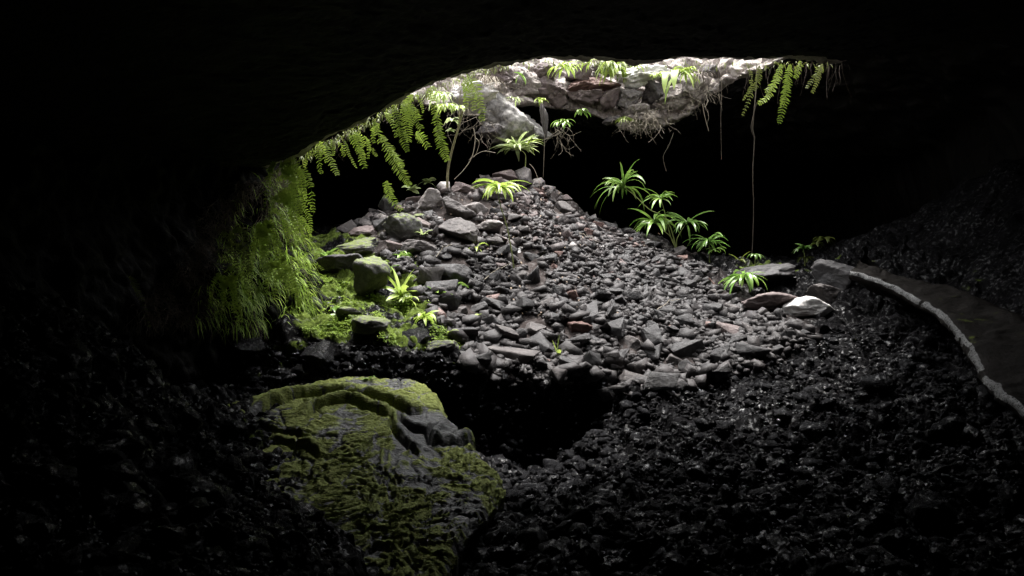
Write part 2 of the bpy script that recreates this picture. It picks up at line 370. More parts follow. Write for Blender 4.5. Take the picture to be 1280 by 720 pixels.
# ------------------------------------------------------------ left wall of the cave, a buttress under the rim
wc = np.array([(-9,17),(-6.5,15.2),(-4.6,13.8),(-3.5,12.9),(-3.25,12.2),(-3.5,11.5),(-4.0,10.9),(-4.5,10.0),(-4.75,8.6),(-4.9,7),(-4.5,5),(-4,3),(-4,0),(-4,-4)], float)
def openspline(pts, n):
    m = len(pts)-1; out = []
    for i in range(n):
        u = i/(n-1)*m; k = min(int(u), m-1); t = u-k
        p0, p1, p2, p3 = pts[max(k-1, 0)], pts[k], pts[k+1], pts[min(k+2, m)]
        out.append(.5*((2*p1)+(-p0+p2)*t+(2*p0-5*p1+4*p2-p3)*t*t+(-p0+3*p1-3*p2+p3)*t**3))
    return np.array(out)
NS, NZ = 620, 200
pc = openspline(wc, NS); tg = np.gradient(pc, axis=0); tg /= np.linalg.norm(tg, axis=1)[:, None]
nw = np.stack([-tg[:, 1], tg[:, 0]], 1)
if nw[NS//2, 0] < 0: nw = -nw
zt = np.linspace(-2.6, 4.6, NZ)
def wallpt(s, zz):                              # s 0..1 along, zz height
    i = np.clip(s*(NS-1), 0, NS-1); a = np.floor(i).astype(int); b = np.minimum(a+1, NS-1); t = (i-a)[:, None]
    c = pc[a]*(1-t)+pc[b]*t; n = nw[a]
    lean = 0*zz+.30*sst(1.7, 2.8, zz)+.50*sst(1.9, -.5, zz)-.38
    q = c+n*lean[:, None]
    return np.stack([q[:, 0], q[:, 1], zz], 1), np.stack([n[:, 0], n[:, 1], 0*zz], 1)
S, Z = np.meshgrid(np.linspace(0, 1, NS), zt, indexing='ij')
WP, WN = wallpt(S.ravel(), Z.ravel())
def wdisp(P, N):
    a, b = worley(P, .5, 33, d2=False); c, _ = worley(P, .17, 34, d2=False)
    return P+N*(fbm(P, 1.0, 4, 35)*.35+(b-a)*.22+(.5-c)*.12+vn(P, .06, 37)*.02)[:, None]
me = mesh('cave_wall', wdisp(WP, WN), gridfaces(NS, NZ), False)
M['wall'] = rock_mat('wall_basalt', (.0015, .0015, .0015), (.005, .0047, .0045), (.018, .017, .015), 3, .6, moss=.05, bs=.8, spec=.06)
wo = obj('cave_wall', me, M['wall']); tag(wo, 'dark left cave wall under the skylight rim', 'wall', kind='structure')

# ------------------------------------------------------------ the mossy lava slab
sz = Spline2([at(*p) for p in [(270,520,9.5),(300,500,9.8),(400,476,10.4),(470,474,10.4),(545,488,10.2),(575,540,9.5),(620,600,8.6),(450,560,8.9),(360,560,9.0),(450,640,7.7),(380,650,7.6),(450,720,6.7),(560,700,7.0),(620,640,7.8),(480,800,5.8),(380,740,6.3)]], .0)
so = [(272,512),(300,500),(340,488),(400,476),(470,472),(525,477),(545,487),(552,512),(572,536),(590,552),(612,575),(628,602),(612,628),(590,650),(570,680),(552,715),(540,770),(470,800),(400,790),(350,700),(330,620),(290,560)]
def on_surface(px, py, f, y0=5, y1=12):
    t = np.arange(y0, y1, .01); k = np.argmax(f((px-640)/F*t, t) >= (360-py)/F*t); return ((px-640)/F*t[k], t[k])
spl = [on_surface(a, b, sz) for a, b in so]; spl = [tuple(q) for q in openspline(np.array(spl+[spl[0]]), 90)[:-1]]
ox, oy = zip(*spl); x0, x1, y0, y1 = min(ox)-.1, max(ox)+.1, min(oy)-.1, max(oy)+.1
gx = np.arange(x0, x1, .013); gy = np.arange(y0, y1, .014); X, Yg = np.meshgrid(gx, gy); x = X.ravel(); y = Yg.ravel()
z = sz(x, y); P = np.stack([x, y, 0*x], 1)
jx = x+fbm(P, .5, 3, 301)*.10; jy = y+fbm(P, .5, 3, 311)*.10
d, _, _ = distpoly(jx, jy, spl); ins = inpoly(jx, jy, spl); sd = np.where(ins, d, -d)
def cvt(c): return [on_surface(a, b, sz) for a, b in c]
folds = [([(300,528),(330,516),(353,507),(377,498),(423,495),(462,501),(493,513),(512,516),(535,512)], .16, .06),
         ([(377,526),(400,511),(435,504),(462,517),(490,524)], .14, .05),
         ([(487,516),(489,532),(497,545),(513,560),(523,568)], .13, .045),
         ([(496,520),(503,530),(515,538),(536,543),(548,533)], .13, .045),
         ([(550,528),(540,536),(532,546),(536,556),(550,562)], .14, .05),
         ([(318,532),(338,541),(369,546),(385,552)], .12, .045),
         ([(535,556),(575,556),(604,548)], .14, .06),
         ([(330,552),(372,560),(400,572)], .11, .045)]
h = np.zeros(len(x)); fx = x+fbm(P, .25, 3, 321)*.05; fy = y+fbm(P, .25, 3, 331)*.05
for c, depth, wd in folds:
    dd, pos, side = distpoly(fx, fy, cvt(c), closed=False)
    taper = np.clip(np.minimum(pos, 1-pos)*7, .0, 1)
    s = np.sign(side)*dd; h -= depth*taper*np.exp(-(dd/(wd*.55))**2)
    h += .6*depth*taper*np.exp(-((s-wd*1.3)/(wd*1.5))**2)
px, py = to_px(x, y, z)
smooth = sst(486, 500, px)*sst(585, 565, px)*sst(508, 522, py)*sst(566, 556, py)       # the bare smooth toes on the right
ropey = sst(520, 560, py)*(1-smooth)
u = x*np.cos(.25)+y*np.sin(.25); v = -x*np.sin(.25)+y*np.cos(.25)
Q = np.stack([u*.35+fbm(P, .8, 2, 341)*.25, v+fbm(P, .6, 3, 351)*.22, 0*x], 1)
rr = 1-np.abs(vn(Q, .085, 361)); rr2 = 1-np.abs(vn(Q*[1.2, 1, 1], .04, 371))
lump = fbm(P*[.7, 1, 1], .35, 4, 381)
rr3 = 1-np.abs(vn(Q*[1.6, 1, 1], .022, 373)); cr, crb = worley(np.stack([x*.8+lump*.1, y, 0*x], 1), .33, 377); crack = np.exp(-((crb-cr)/.07)**2)
h -= crack*.035*sst(-.1, .35, fbm(P, .7, 2, 378))
h += ropey*(rr*.05+rr2*.045+rr3*.02-.07)+(1-ropey)*(1-smooth)*(rr2*.018+rr3*.012) + (1-ropey)*(1-smooth)*(lump*.035+(1-np.abs(vn(Q, .06, 391)))*.018)+smooth*(.02*np.sin(v*60+fbm(P, .3, 2, 5)*6)*sst(545, 560, px)) + lump*.02*(1-smooth)+fbm(P, .03, 2, 395)*.008
hp = z+h
edge = np.clip(sd/.09, 0, 1); hp -= (1-np.sqrt(1-(1-edge)**2+1e-9))*.09
keepv = sd > -.03
botz = hp-1.3
nV = len(x); fc4 = gridfaces(len(gy), len(gx)); kf = keepv[fc4].all(1); top = fc4[kf]
# side skirt below the outline so the slab is a solid block
e = np.concatenate([top[:, [0, 1]], top[:, [1, 2]], top[:, [2, 3]], top[:, [3, 0]]]); key = np.sort(e, 1); _, inv, cnt = np.unique(key, axis=0, return_inverse=True, return_counts=True)
be = e[cnt[inv.ravel()] == 1]; bv = np.unique(be); mp = -np.ones(nV, int)
Vt = np.stack([x, y, hp], 1); levels = 6; allV = [Vt]; lay = [bv]; cur = nV
ctr = np.array([np.mean(ox), np.mean(oy)])
for l in range(1, levels+1):
    q = Vt[bv].copy(); dirn = q[:, :2]-ctr; dirn /= np.linalg.norm(dirn, axis=1)[:, None]
    q[:, 2] -= l/levels*1.2; q[:, :2] -= dirn*(.05*l)+.06*np.stack([vn(q, .15, 5), vn(q, .15, 6)], 1)
    allV.append(q); lay.append(np.arange(cur, cur+len(bv))); cur += len(bv)
sk = []
for l in range(levels):
    ma = -np.ones(nV, int); ma[bv] = lay[l]; mb = -np.ones(nV, int); mb[bv] = lay[l+1]
    sk.append(np.stack([ma[be[:, 1]], ma[be[:, 0]], mb[be[:, 0]], mb[be[:, 1]]], 1))
allV = np.concatenate(allV); allF = np.concatenate([top]+sk)
used = np.unique(allF); re = -np.ones(len(allV), int); re[used] = np.arange(len(used))
me = mesh('lava_slab', allV[used], re[allF], True)
mo = np.clip(.72+fbm(P, .5, 3, 401)*1.1-smooth*1.1-sst(596, 612, px)*.35*sst(600, 560, py), 0, 1)
mo = (mo+.16-.8*crack*(1-smooth))*np.clip(1.0+h*5, .0, 1)+(rr3-.7)*.4*(1-smooth)+ropey*(rr-.72)*.9+(rr2-.7)*.35*(1-smooth)
mo -= .5*np.exp(-((px-500)/40)**2-((py-590)/30)**2)*0
moall = np.zeros(len(allV)); moall[:nV] = mo; attr(me, 'moss', moall[used])
def slab_mat():
    m, nt, p = mat('mossy_slab_rock')
    n = noise(nt, 6, 8, .65, stretch=(.5, 1, 1)); n2 = noise(nt, 60, 5, .7, stretch=(.5, 1, 1)); n3 = noise(nt, 18, 4, .7, stretch=(.35, 1, 1))
    rock = ramp(nt, n.outputs[0], [(.3, (.022, .023, .024)), (.55, (.048, .049, .048)), (.8, (.11, .11, .108))])
    mg = ramp(nt, n2.outputs[0], [(.25, (.075, .095, .020)), (.5, (.17, .20, .040)), (.75, (.29, .33, .07))])
    f = math_(nt, 'MULTIPLY', math_(nt, 'SUBTRACT', math_(nt, 'ADD', attrn(nt, 'moss').outputs['Fac'], math_(nt, 'MULTIPLY', n3.outputs[0], 1.6)), 1.18, True), 4.0, True)
    nt.links.new(mixc(nt, f, rock.outputs[0], mg.outputs[0]), p.inputs['Base Color'])
    r = nd(nt, 'ShaderNodeMix'); nt.links.new(f, r.inputs[0]); r.inputs[2].default_value = .34; r.inputs[3].default_value = .9
    nt.links.new(r.outputs[0], p.inputs['Roughness'])
    b = bump(nt, p, n3.outputs[0], .9, .05); bump(nt, p, n2.outputs[0], 1.0, .02, b); return m
M['slab'] = slab_mat()
sl = obj('lava_slab', me, M['slab']); tag(sl, 'broad folded slab of ropey lava covered in green moss below the ledge', 'rock slab')

# ------------------------------------------------------------ curved lava shelf on the right
ed = np.array([at(*p) for p in [(1062,338,13.4),(1085,345,13.2),(1120,357,12.8),(1150,374,12.2),(1180,396,11.4),(1205,424,10.5),(1222,455,9.8),(1242,482,9.1),(1275,512,8.4),(1330,560,7.6)]])
es = openspline(ed, 260); tg = np.gradient(es[:, :2], axis=0); tg /= np.linalg.norm(tg, axis=1)[:, None]; nn = np.stack([tg[:, 1], -tg[:, 0]], 1)
if nn[130, 0] < 0: nn = -nn
prof = [(1.3, -.22), (.7, -.20), (.25, -.19), (.10, -.18), (.03, -.16), (-.01, -.12), (-.02, -.07), (-.01, -.02), (.03, .01), (.12, .02)]
prof = prof+[(.12+.07*k, .02-.004*k+.0009*k*k) for k in range(1, 34)]
V = []
tt = np.linspace(0, 1, 260)
for a, b in prof:
    w = np.where(a > .15, 1-.0*tt, 1.0); q = es.copy(); ww = np.clip(.35+tt*2.6, 0, 1)
    q[:, :2] += nn*(a*ww)[:, None]; q[:, 2] += b*(.75+.25*ww)+min(max(a, 0), .8)*.06-np.clip(a*ww-(.35+.9*tt), 0, 9)**1.3*.9; V.append(q)
V = np.array(V); P = V.reshape(-1, 3); sh = np.repeat(np.array([1.0 if a < .25 else 1.3 for a, b in prof]), 260)
al = np.tile(np.linspace(0, 1, 260), len(prof))
P = P+np.stack([fbm(P, .14, 3, 1), fbm(P, .14, 3, 2), fbm(P*[1, 1, .5], .16, 3, 3)], 1)*(.03*sh*(.5+1.2*np.abs(vn(P, .7, 77))))[:, None]+np.stack([0*al, 0*al, fbm(P, .9, 2, 9)*.06], 1)
P[:, 2] += sh*fbm(P, .3, 4, 12)*.035
P[:, 0] += sh*fbm(P, .35, 2, 13)*.05
me = mesh('lava_shelf', P, gridfaces(len(prof), 260), True)
M['shelf'] = rock_mat('shelf_basalt', (.004, .0035, .003), (.010, .0088, .0075), (.026, .023, .021), 3.5, .75, moss=.06, spec=.04, bs=.7)
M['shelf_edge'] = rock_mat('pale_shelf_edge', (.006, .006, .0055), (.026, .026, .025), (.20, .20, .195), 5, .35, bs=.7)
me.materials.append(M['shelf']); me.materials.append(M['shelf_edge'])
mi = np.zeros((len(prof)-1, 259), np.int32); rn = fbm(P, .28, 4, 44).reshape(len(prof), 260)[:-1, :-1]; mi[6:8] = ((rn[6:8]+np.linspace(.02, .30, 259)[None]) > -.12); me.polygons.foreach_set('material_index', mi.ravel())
so_ = obj('lava_shelf', me); tag(so_, 'long curved lava shelf with a pale rounded edge along the right bank', 'rock shelf')
# ------------------------------------------------------------ stones
def ico(sub):
    import bmesh
    bm = bmesh.new(); bmesh.ops.create_icosphere(bm, subdivisions=sub, radius=1)
    V = np.array([v.co[:] for v in bm.verts]); Fc = np.array([[v.index for v in f.verts] for f in bm.faces]); bm.free(); return V, Fc
ICO = {k: ico(k) for k in (2, 3, 4, 5)}
def rockmesh(name, sub, seed, nplanes=14, size=(1, 1, 1), detail=.05, sharp=.0, inner=.62):
    """a broken stone: a ball cut by random planes, then roughened"""
    r = np.random.default_rng(seed); V, Fc = ICO[sub]
    n = r.normal(size=(nplanes, 3)); n /= np.linalg.norm(n, axis=1)[:, None]; d = r.uniform(inner, .98, nplanes)
    dots = V@n.T; rad = np.where(dots > .05, d/np.maximum(dots, .05), 9).min(1); rad = np.minimum(rad, 1.12)
    P = V*rad[:, None]
    if sub >= 3:
        a, b = worley(P+seed*3.1, .55, seed, d2=False)
        if sub == 5:
            a2, b2 = worley(P*1.1+seed*2.2, .2, seed+1, d2=False); P *= (1+(b2-a2-.2)*detail*.45+fbm(P, .12, 3, seed+3)*detail*.25)[:, None]
        P *= (1+(fbm(P+seed*1.7, .5, 4 if sub > 3 else 2, seed)*detail*1.6+(b-a-.2)*detail*.9))[:, None]
    P = P*np.array(size); return mesh(name, P, Fc, False)
NVAR = 26
def hull(seed, n=12, size=(1, 1, 1), bev=.035, sub=False):
    """a sharp-edged broken stone"""
    import bmesh
    r = np.random.default_rng(seed)
    if seed % 3:                                # a broken block: a jittered cube with a corner or two knocked off
        p = np.array([(a, b, c) for a in (-.62, .62) for b in (-.62, .62) for c in (-.62, .62)])+r.uniform(-.30, .30, (8, 3))
        p = np.concatenate([np.delete(p, r.integers(0, 8), 0), r.uniform(-.8, .8, (2, 3))])
    else:
        p = r.normal(size=(n, 3)); p /= np.linalg.norm(p, axis=1)[:, None]; p *= r.uniform(.72, 1.12, (n, 1))
    p *= np.array(size)
    bm = bmesh.new(); vs = [bm.verts.new(q) for q in p]; ret = bmesh.ops.convex_hull(bm, input=vs)
    bmesh.ops.delete(bm, geom=[v for v in bm.verts if not v.link_faces], context='VERTS')
    bmesh.ops.dissolve_limit(bm, angle_limit=.22, verts=bm.verts[:], edges=bm.edges[:])
    if bev: bmesh.ops.bevel(bm, geom=bm.edges[:], offset=bev, segments=1, affect='EDGES', clamp_overlap=True)
    bmesh.ops.triangulate(bm, faces=bm.faces[:])
    if sub:
        bmesh.ops.subdivide_edges(bm, edges=bm.edges[:], cuts=3, use_grid_fill=True)
    V = np.array([v.co[:] for v in bm.verts]); bm.verts.index_update(); Fc = np.array([[v.index for v in f.verts] for f in bm.faces]); bm.free()
    if sub: V = V*(1+fbm(V+seed*1.3, .4, 3, seed)*.09)[:, None]
    return V, Fc
SV = [mesh('loose_stone', *hull(100+k, 8+k % 4, (1.2, .65+.35*random.random(), .5+.35*random.random()), .018, True)) for k in range(NVAR)]
def place(name, me, m, loc, scale, rot=None, **t):
    o = bpy.data.objects.new(name, me); COL.objects.link(o)
    if not me.materials: me.materials.append(None)
    o.material_slots[0].link = 'OBJECT'; o.material_slots[0].material = m
    o.location = loc; o.scale = scale if hasattr(scale, '__len__') else (scale,)*3
    o.rotation_euler = rot or (random.uniform(-.5, .5), random.uniform(-.5, .5), random.uniform(0, 6.28)); tag(o, **t); return o
BOULD = []
def boulder(px, py, w, h, m, label, Y=None, seed=1, depth=None, cat='boulder', name='boulder', rot=None, detail=.09, sub=5, npl=13, group=None, big=(1.08, 1.15)):
    """a boulder w x h photo pixels large, sitting on the floor seen at px, py + h/2 (or at distance Y)"""
    if Y is None:
        p = hit(px, py+h*.36); Y = p.y+.15
    if name == 'lip_rock': Y += .22
    c = at(px, py, Y); sx = w/F*Y/2; sz_ = h/F*Y/2; sy = depth or (sx*.8)
    me = rockmesh(name, sub, seed, npl, (1, 1, 1), detail, inner=.40)
    o = place(name, me, M[m], c, (sx*big[0], sy*1.1, sz_*big[1]), rot or (random.uniform(-.15, .15), random.uniform(-.12, .12), random.uniform(-.3, .3)), label=label, cat=cat, group=group)
    BOULD.append((px, py, w, h)); return o
B = [
 (632,222,32,20,'mauve','smooth mauve-grey boulder standing at the very top of the rubble heap',None,3),
 (655,226,28,28,'grey','dark grey boulder right beside the mauve one on top of the heap',None,5),
 (577,236,34,17,'mauve','brownish angular rock left of the heap top, beside the thin sapling trunk',None,7),
 (537,252,42,28,'pale','pale lumpy boulder under the small pale-leaved seedlings left of the heap top',None,8),
 (570,262,48,30,'grey','big mid-grey boulder below the sapling trunk on the upper heap',None,9),
 (500,284,46,34,'mossy','moss-speckled grey boulder on the upper left shoulder of the heap',None,11),
 (482,256,26,24,'mossy','small dark mossy boulder under the lowest hanging fern frond',None,12),
 (523,272,24,16,'mossy','squat grey-green rock between the mossy shoulder boulder and the pale one',None,13),
 (577,291,54,30,'grey','wide cracked grey boulder below the big mid-grey one',None,14),
 (598,262,40,20,'pale','pale flat block just left of the drooping plant crown',None,15),
 (612,286,42,18,'pale','pale sloping slab leaning below the long-stemmed plant crown',None,16),
 (566,343,48,38,'dark','large dark boulder with a black shaded face in the left part of the heap',None,17),
 (520,310,50,22,'grey','broad dark grey slab of rock above the drooping sprout',None,18),
 (668,348,28,32,'dark','black upright boulder just right of the long plant stem base',None,19),
 (663,323,26,20,'dark','small black boulder resting above the black upright one',None,20),
 (666,412,38,27,'grey','flat grey slab stone lying low in the middle of the heap',None,21),
 (719,413,36,17,'red','flat reddish brown stone low in the heap right of the grey slab stone',None,22),
 (791,432,38,22,'grey','wedge-shaped dark stone with a bright wet top near the foot of the heap',None,23),
 (813,412,18,24,'dark','upright black stone above the wet-topped wedge stone',None,24),
 (651,423,20,24,'dark','short black stone left of and under the grey slab stone',None,25),
 (846,452,30,20,'grey','grey slanting stone at the lower right foot of the heap',None,26),
 (646,318,15,14,'white','small pale greenish white stone beside the base of the long plant stem',None,27),
 (735,291,16,11,'red','small rust-red stone on the right skyline of the heap',None,28),
 (749,282,15,13,'red','rust-brown stone next to the small rust-red one on the right skyline',None,29),
 (716,371,18,18,'red','reddish rounded stone in the middle of the heap',None,30),
 (693,335,15,12,'red','small pinkish brown stone right of the black boulders',None,31),
 (596,388,26,22,'dark','dark block in the left of the heap among flat grey stones',None,32),
 (574,388,30,14,'grey','flat grey stone at the left edge of the heap next to the moss',None,33),
 (455,307,66,18,'mossy','long flat moss-topped slab of rock on the ledge left of the heap',None,34),
 (458,291,36,15,'mauve','mauve rock lying on the long moss-topped slab',None,35),
 (464,348,54,50,'mossy','big dark boulder on the ledge with a moss cap and a pale root',None,36),
 (389,380,28,24,'dark','small dark brown hump of rock on the mossy ledge beside the grass bank',None,37),
 (424,332,50,34,'dark','dark shaded boulder behind the mossy ledge, left of the moss-capped one',None,38),
 (705,262,24,18,'grey','small grey rock on the right shoulder just below the heap top',None,39),
 (1016,388,66,28,'white','long whitish rock like a worn log at the right foot of the heap',None,40),
 (960,382,70,24,'mauve','flat brownish grey rock slab behind the left end of the pale log-like rock',None,41),
 (1030,368,50,26,'grey','dull grey rock slab behind the right end of the pale log-like rock',None,42),
 (960,346,80,28,'dark','low black rock bank behind the leafy plants on the right',None,43),
 (1040,346,60,44,'dark','dark rock block at the left end of the curved shelf',None,44),
 (468,407,48,26,'mossy','craggy moss-topped rock on the brink of the ledge below the tallest sprout clump',None,51),
 (520,421,46,26,'wet','craggy black rock on the brink of the ledge under the round bright sprout',None,52),
 (556,437,44,24,'mossy','mossy rock at the right end of the ledge brink above the slab corner',None,53),
 (436,392,32,18,'mossy','small moss-capped rock beside the dark brown hump on the ledge',None,54),
 (300,436,50,30,'wet','dark lump of lava on the ledge face below the grass bank',10.75,55),
 (395,446,56,32,'wet','dark lump of lava on the ledge face above the back edge of the slab',10.8,56),
]
for px, py, w_, h_, m_, lab, Y_, sd_ in B:
    if m_: boulder(px, py, w_, h_, m_, lab, Y_, sd_*7+1, name='boulder' if w_ > 24 else 'stone', cat='boulder' if w_ > 24 else 'stone', sub=5 if w_ > 30 else 4)
# rocks bedded in the far lip of the skylight
LR = [
 (640,160,84,80,'crust','big grey rock with lime-white top hanging below the far lip, left of its middle',18.1),
 (586,124,74,34,'white','white crusted rock on the left of the far lip behind the arched fern',17.4),
 (612,165,36,34,'grey','small grey rock under the left side of the big hanging rock',17.3),
 (680,149,9,40,'grey','narrow grey tongue of rock hanging at the right side of the big hanging rock',17.7),
 (622,96,50,26,'mauve','brown rock at the left end of the far lip just under the roof edge',18.0),
 (683,92,38,28,'mauve','mauve block near the roof edge in the left half of the far lip',18.6),
 (722,92,32,26,'mauve','upright mauve block between two grass tufts on the far lip',18.9),
 (655,108,40,26,'lip','brown earthy rock left of the red rocks of the far lip',18.4),
 (693,114,46,32,'mauve','rounded mauve rock left of the red rocks on the far lip',18.6),
 (735,106,60,22,'red','long cracked reddish rock in the middle of the far lip',18.9),
 (730,122,50,26,'mauve','knobbly mauve-grey rock under the long reddish rock',18.7),
 (762,122,30,30,'mauve','pinkish square rock at the bottom of the far lip',18.7),
 (798,96,66,28,'white','large sunlit white rock on top of the far lip',18.9),
 (790,122,38,32,'pale','pale angular rock below the large sunlit white one',18.7),
 (818,112,32,28,'grey','grey rock with a dark hollow right of the pale angular one',18.8),
 (835,96,30,20,'crust','small white-crusted rock right of the large sunlit white one',19.0),
 (845,122,48,36,'lip','smooth brown rock behind the long drooping leaf',18.9),
 (872,112,36,38,'lip','earthy brown rock at the right end of the far lip',18.7),
 (890,90,24,20,'grey','small grey rock at the right tip of the far lip',18.5),
 (800,146,50,26,'lip','dark earthy rock hung with roots at the lowest point of the far lip',18.7),
 (768,150,20,14,'grey','small grey stone stuck under the far lip left of the root tangle',18.6),
 (760,88,40,22,'pale','pale rock behind the bright grass tuft on the far lip',19.2),
]
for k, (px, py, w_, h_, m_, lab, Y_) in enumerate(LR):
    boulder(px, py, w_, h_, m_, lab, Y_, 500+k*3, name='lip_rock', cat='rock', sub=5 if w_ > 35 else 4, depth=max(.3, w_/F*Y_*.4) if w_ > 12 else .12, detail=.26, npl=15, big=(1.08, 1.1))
# the loose stones of the heap
def zones(px, py):
    if py < 262: return 'near the top of the rubble heap'
    if px < 560 and py < 320: return 'on the left shoulder of the heap'
    if px < 600: return 'on the lower left flank of the heap beside the moss'
    if py > 445: return 'along the foot of the heap'
    if px > 860: return 'on the far right flank of the heap'
    if px > 740 and py < 350: return 'on the upper right slope below the leafy plants'
    if px > 740: return 'on the lower right slope of the heap'
    if py < 345: return 'in the upper middle of the heap around the plant stem'
    return 'in the lower middle of the heap'
cand = []
while len(cand) < 13000:
    x_ = rng.uniform(-4.6, 6.2, 4000); y_ = rng.uniform(11.2, 18.0, 4000); z_ = zr(x_, y_); px, py = to_px(x_, y_, z_)
    jp = vn(np.stack([x_, y_, 0*x_], 1), .5, 66)*22; ok = inpoly(px+jp+rng.normal(size=len(px))*7, py-np.abs(jp)*.5+rng.normal(size=len(px))*5-6, CONE) & (py > 205)
    for a in zip(x_[ok], y_[ok], z_[ok], px[ok], py[ok]): cand.append(a)
cand = cand[:13000]
mats = ['dark', 'grey', 'pale', 'mauve', 'red']; words = {'dark': 'black', 'grey': 'grey', 'pale': 'pale grey', 'mauve': 'brownish mauve', 'red': 'rust-coloured'}
nbig = 0; small = []; placed = []
for x_, y_, z_, px, py in cand:
    coarse = sst(760, 560, px)*.5+sst(330, 450, py)*.7           # coarser towards the foot and the left
    dark = min(1, sst(250, 370, py)+.7*sst(800, 920, px))  # light fading towards foot and right, painted by picking darker stone colours
    if nbig < 258:
        s = random.uniform(.10, .185)*(1+1.0*coarse)*(1 if random.random() > .12 else 1.35)
        if any((x_-q[0])**2+(y_-q[1])**2+(z_-q[2])**2 < ((s+q[3])*.72)**2 for q in placed): continue
        if any(abs(px-b[0]) < b[2]*.5 and abs(py-b[1]) < b[3]*.55 for b in BOULD): continue
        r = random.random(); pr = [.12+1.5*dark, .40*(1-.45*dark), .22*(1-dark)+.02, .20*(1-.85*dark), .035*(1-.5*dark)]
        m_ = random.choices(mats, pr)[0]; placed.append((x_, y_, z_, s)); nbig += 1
        szw = 'large' if s > .22 else ('fist-like' if s < .14 else 'middle-sized')
        szw = {'large': 'large', 'fist-like': 'small', 'middle-sized': 'medium'}[szw]
        place('stone', SV[random.randrange(NVAR)], M[m_], (x_, y_, z_+s*.22), (s*random.uniform(.85, 1.2), s*random.uniform(.8, 1.1), s*random.uniform(.7, 1.1)),
              label='%s %s stone %s' % (szw, words[m_], zones(px, py)), cat='stone', group='loose stones of the rubble heap')
def scatter(name, pts, sizes, variants, m, label, cat=None, tint=None, flat=.75):
    """very many small stones as one object; pts (N,3)"""
    N = len(pts); var = rng.integers(0, len(variants), N); Vs = []; Fs = []; Ts = []; off = 0
    for k, (V, Fc) in enumerate(variants):
        ix = np.nonzero(var == k)[0]
        if not len(ix): continue
        q = rng.normal(size=(len(ix), 4)); q /= np.linalg.norm(q, axis=1)[:, None]; a, b, c, d = q.T
        Rm = np.stack([1-2*(c*c+d*d), 2*(b*c-a*d), 2*(b*d+a*c), 2*(b*c+a*d), 1-2*(b*b+d*d), 2*(c*d-a*b), 2*(b*d-a*c), 2*(c*d+a*b), 1-2*(b*b+c*c)], 1).reshape(-1, 3, 3)
        W = np.einsum('nij,vj->nvi', Rm, V)*sizes[ix, None, None]; W[:, :, 2] *= flat; W += pts[ix, None, :]
        Vs.append(W.reshape(-1, 3)); Fs.append((Fc[None]+(np.arange(len(ix))*len(V))[:, None, None]+off).reshape(-1, 3)); off += len(ix)*len(V)
        if tint is not None: Ts.append(np.repeat(tint[ix], len(V)))
    me = mesh(name, np.concatenate(Vs), np.concatenate(Fs), False)
    if tint is not None: attr(me, 'tint', np.concatenate(Ts))
    o = obj(name, me, m); tag(o, label, cat, kind='stuff'); return o
def smallvars(n, seed, npl=10, sub=2, inner=.6, det=0):
    out = []
    for k in range(n):
        me = rockmesh('tmp', sub, seed+k, npl, (1, .8, .7), det, inner=inner)
        V = np.array([v.co[:] for v in me.vertices]); Fc = np.array([p.vertices[:] for p in me.polygons]); bpy.data.meshes.remove(me); out.append((V, Fc))
    return out
ANG = [hull(900+k, 7+k % 3, (1.2, .85, .65), 0) for k in range(20)]
c = np.array(cand[300:])
for b in B:
    if b[4]: c = c[~((((c[:, 3]-b[0])/(b[2]*.55))**2+((c[:, 4]-b[1])/(b[3]*.6))**2) < 1)]
n = len(c); px, py = c[:, 3], c[:, 4]
coarse = sst(800, 560, px)*.4+sst(330, 460, py)*.6; dark = sst(245, 370, py)+.3*sst(640, 540, px)+.6*sst(780, 920, px)  # dark: light falloff from the heap top, put into the rubble tint
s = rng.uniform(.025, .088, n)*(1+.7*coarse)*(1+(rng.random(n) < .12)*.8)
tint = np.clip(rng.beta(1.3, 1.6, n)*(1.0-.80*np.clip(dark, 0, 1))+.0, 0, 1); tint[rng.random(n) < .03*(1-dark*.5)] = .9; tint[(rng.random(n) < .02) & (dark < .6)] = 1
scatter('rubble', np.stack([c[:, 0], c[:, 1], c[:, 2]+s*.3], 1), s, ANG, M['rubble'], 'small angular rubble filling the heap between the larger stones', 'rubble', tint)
# glassy clinker strewn over the dark foreground
def clink(poly, n, smin, smax, seed):
    out = []; r = np.random.default_rng(seed); k = 0
    while k < n:
        y_ = r.uniform(3.6, 13.5, 20000); x_ = r.uniform(-6.4, 8.3, 20000); keep = (r.random(20000) < (6.5/y_)**1.0)
        x_, y_ = x_[keep], y_[keep]; z_ = zr(x_, y_); px, py = to_px(x_, y_, z_)
        ok = (px > -30) & (px < 1310) & (py < 760) & inpoly(px, py, poly)
        out.append(np.stack([x_[ok], y_[ok], z_[ok]], 1)); k += ok.sum()
        if len(out) > 160: break
    q = np.concatenate(out)[:n]; s = r.uniform(smin, smax, len(q))*(1+(r.random(len(q)) < .1)*.9); q[:, 2] += s*.15; return q, s
def crag(n, seed):
    out = []
    for k in range(n):
        V, Fc = ICO[2]; r = np.random.default_rng(seed+k); P = V*(1+.55*vn(V+seed+k*7.3, .8, seed+k)+.25*vn(V+k, .4, k))[:, None]*r.uniform(.6, 1.1, 3); out.append((P, Fc))
    return out
CRG = crag(8, 40)+[hull(300+k, 8, (1.1, .9, .75), 0) for k in range(10)]
p1, s1 = clink([(760,470),(860,485),(950,450),(1050,410),(1200,380),(1320,500),(1320,770),(560,770),(620,680),(720,600)], 34000, .009, .030, 1)
p2, s2 = clink([(-40,340),(120,400),(240,430),(290,500),(380,580),(420,640),(430,780),(-40,780)], 24000, .008, .026, 2)
p3, s3 = clink([(240,420),(590,440),(600,470),(760,480),(760,600),(640,640),(560,480),(300,500)], 5000, .012, .04, 3)
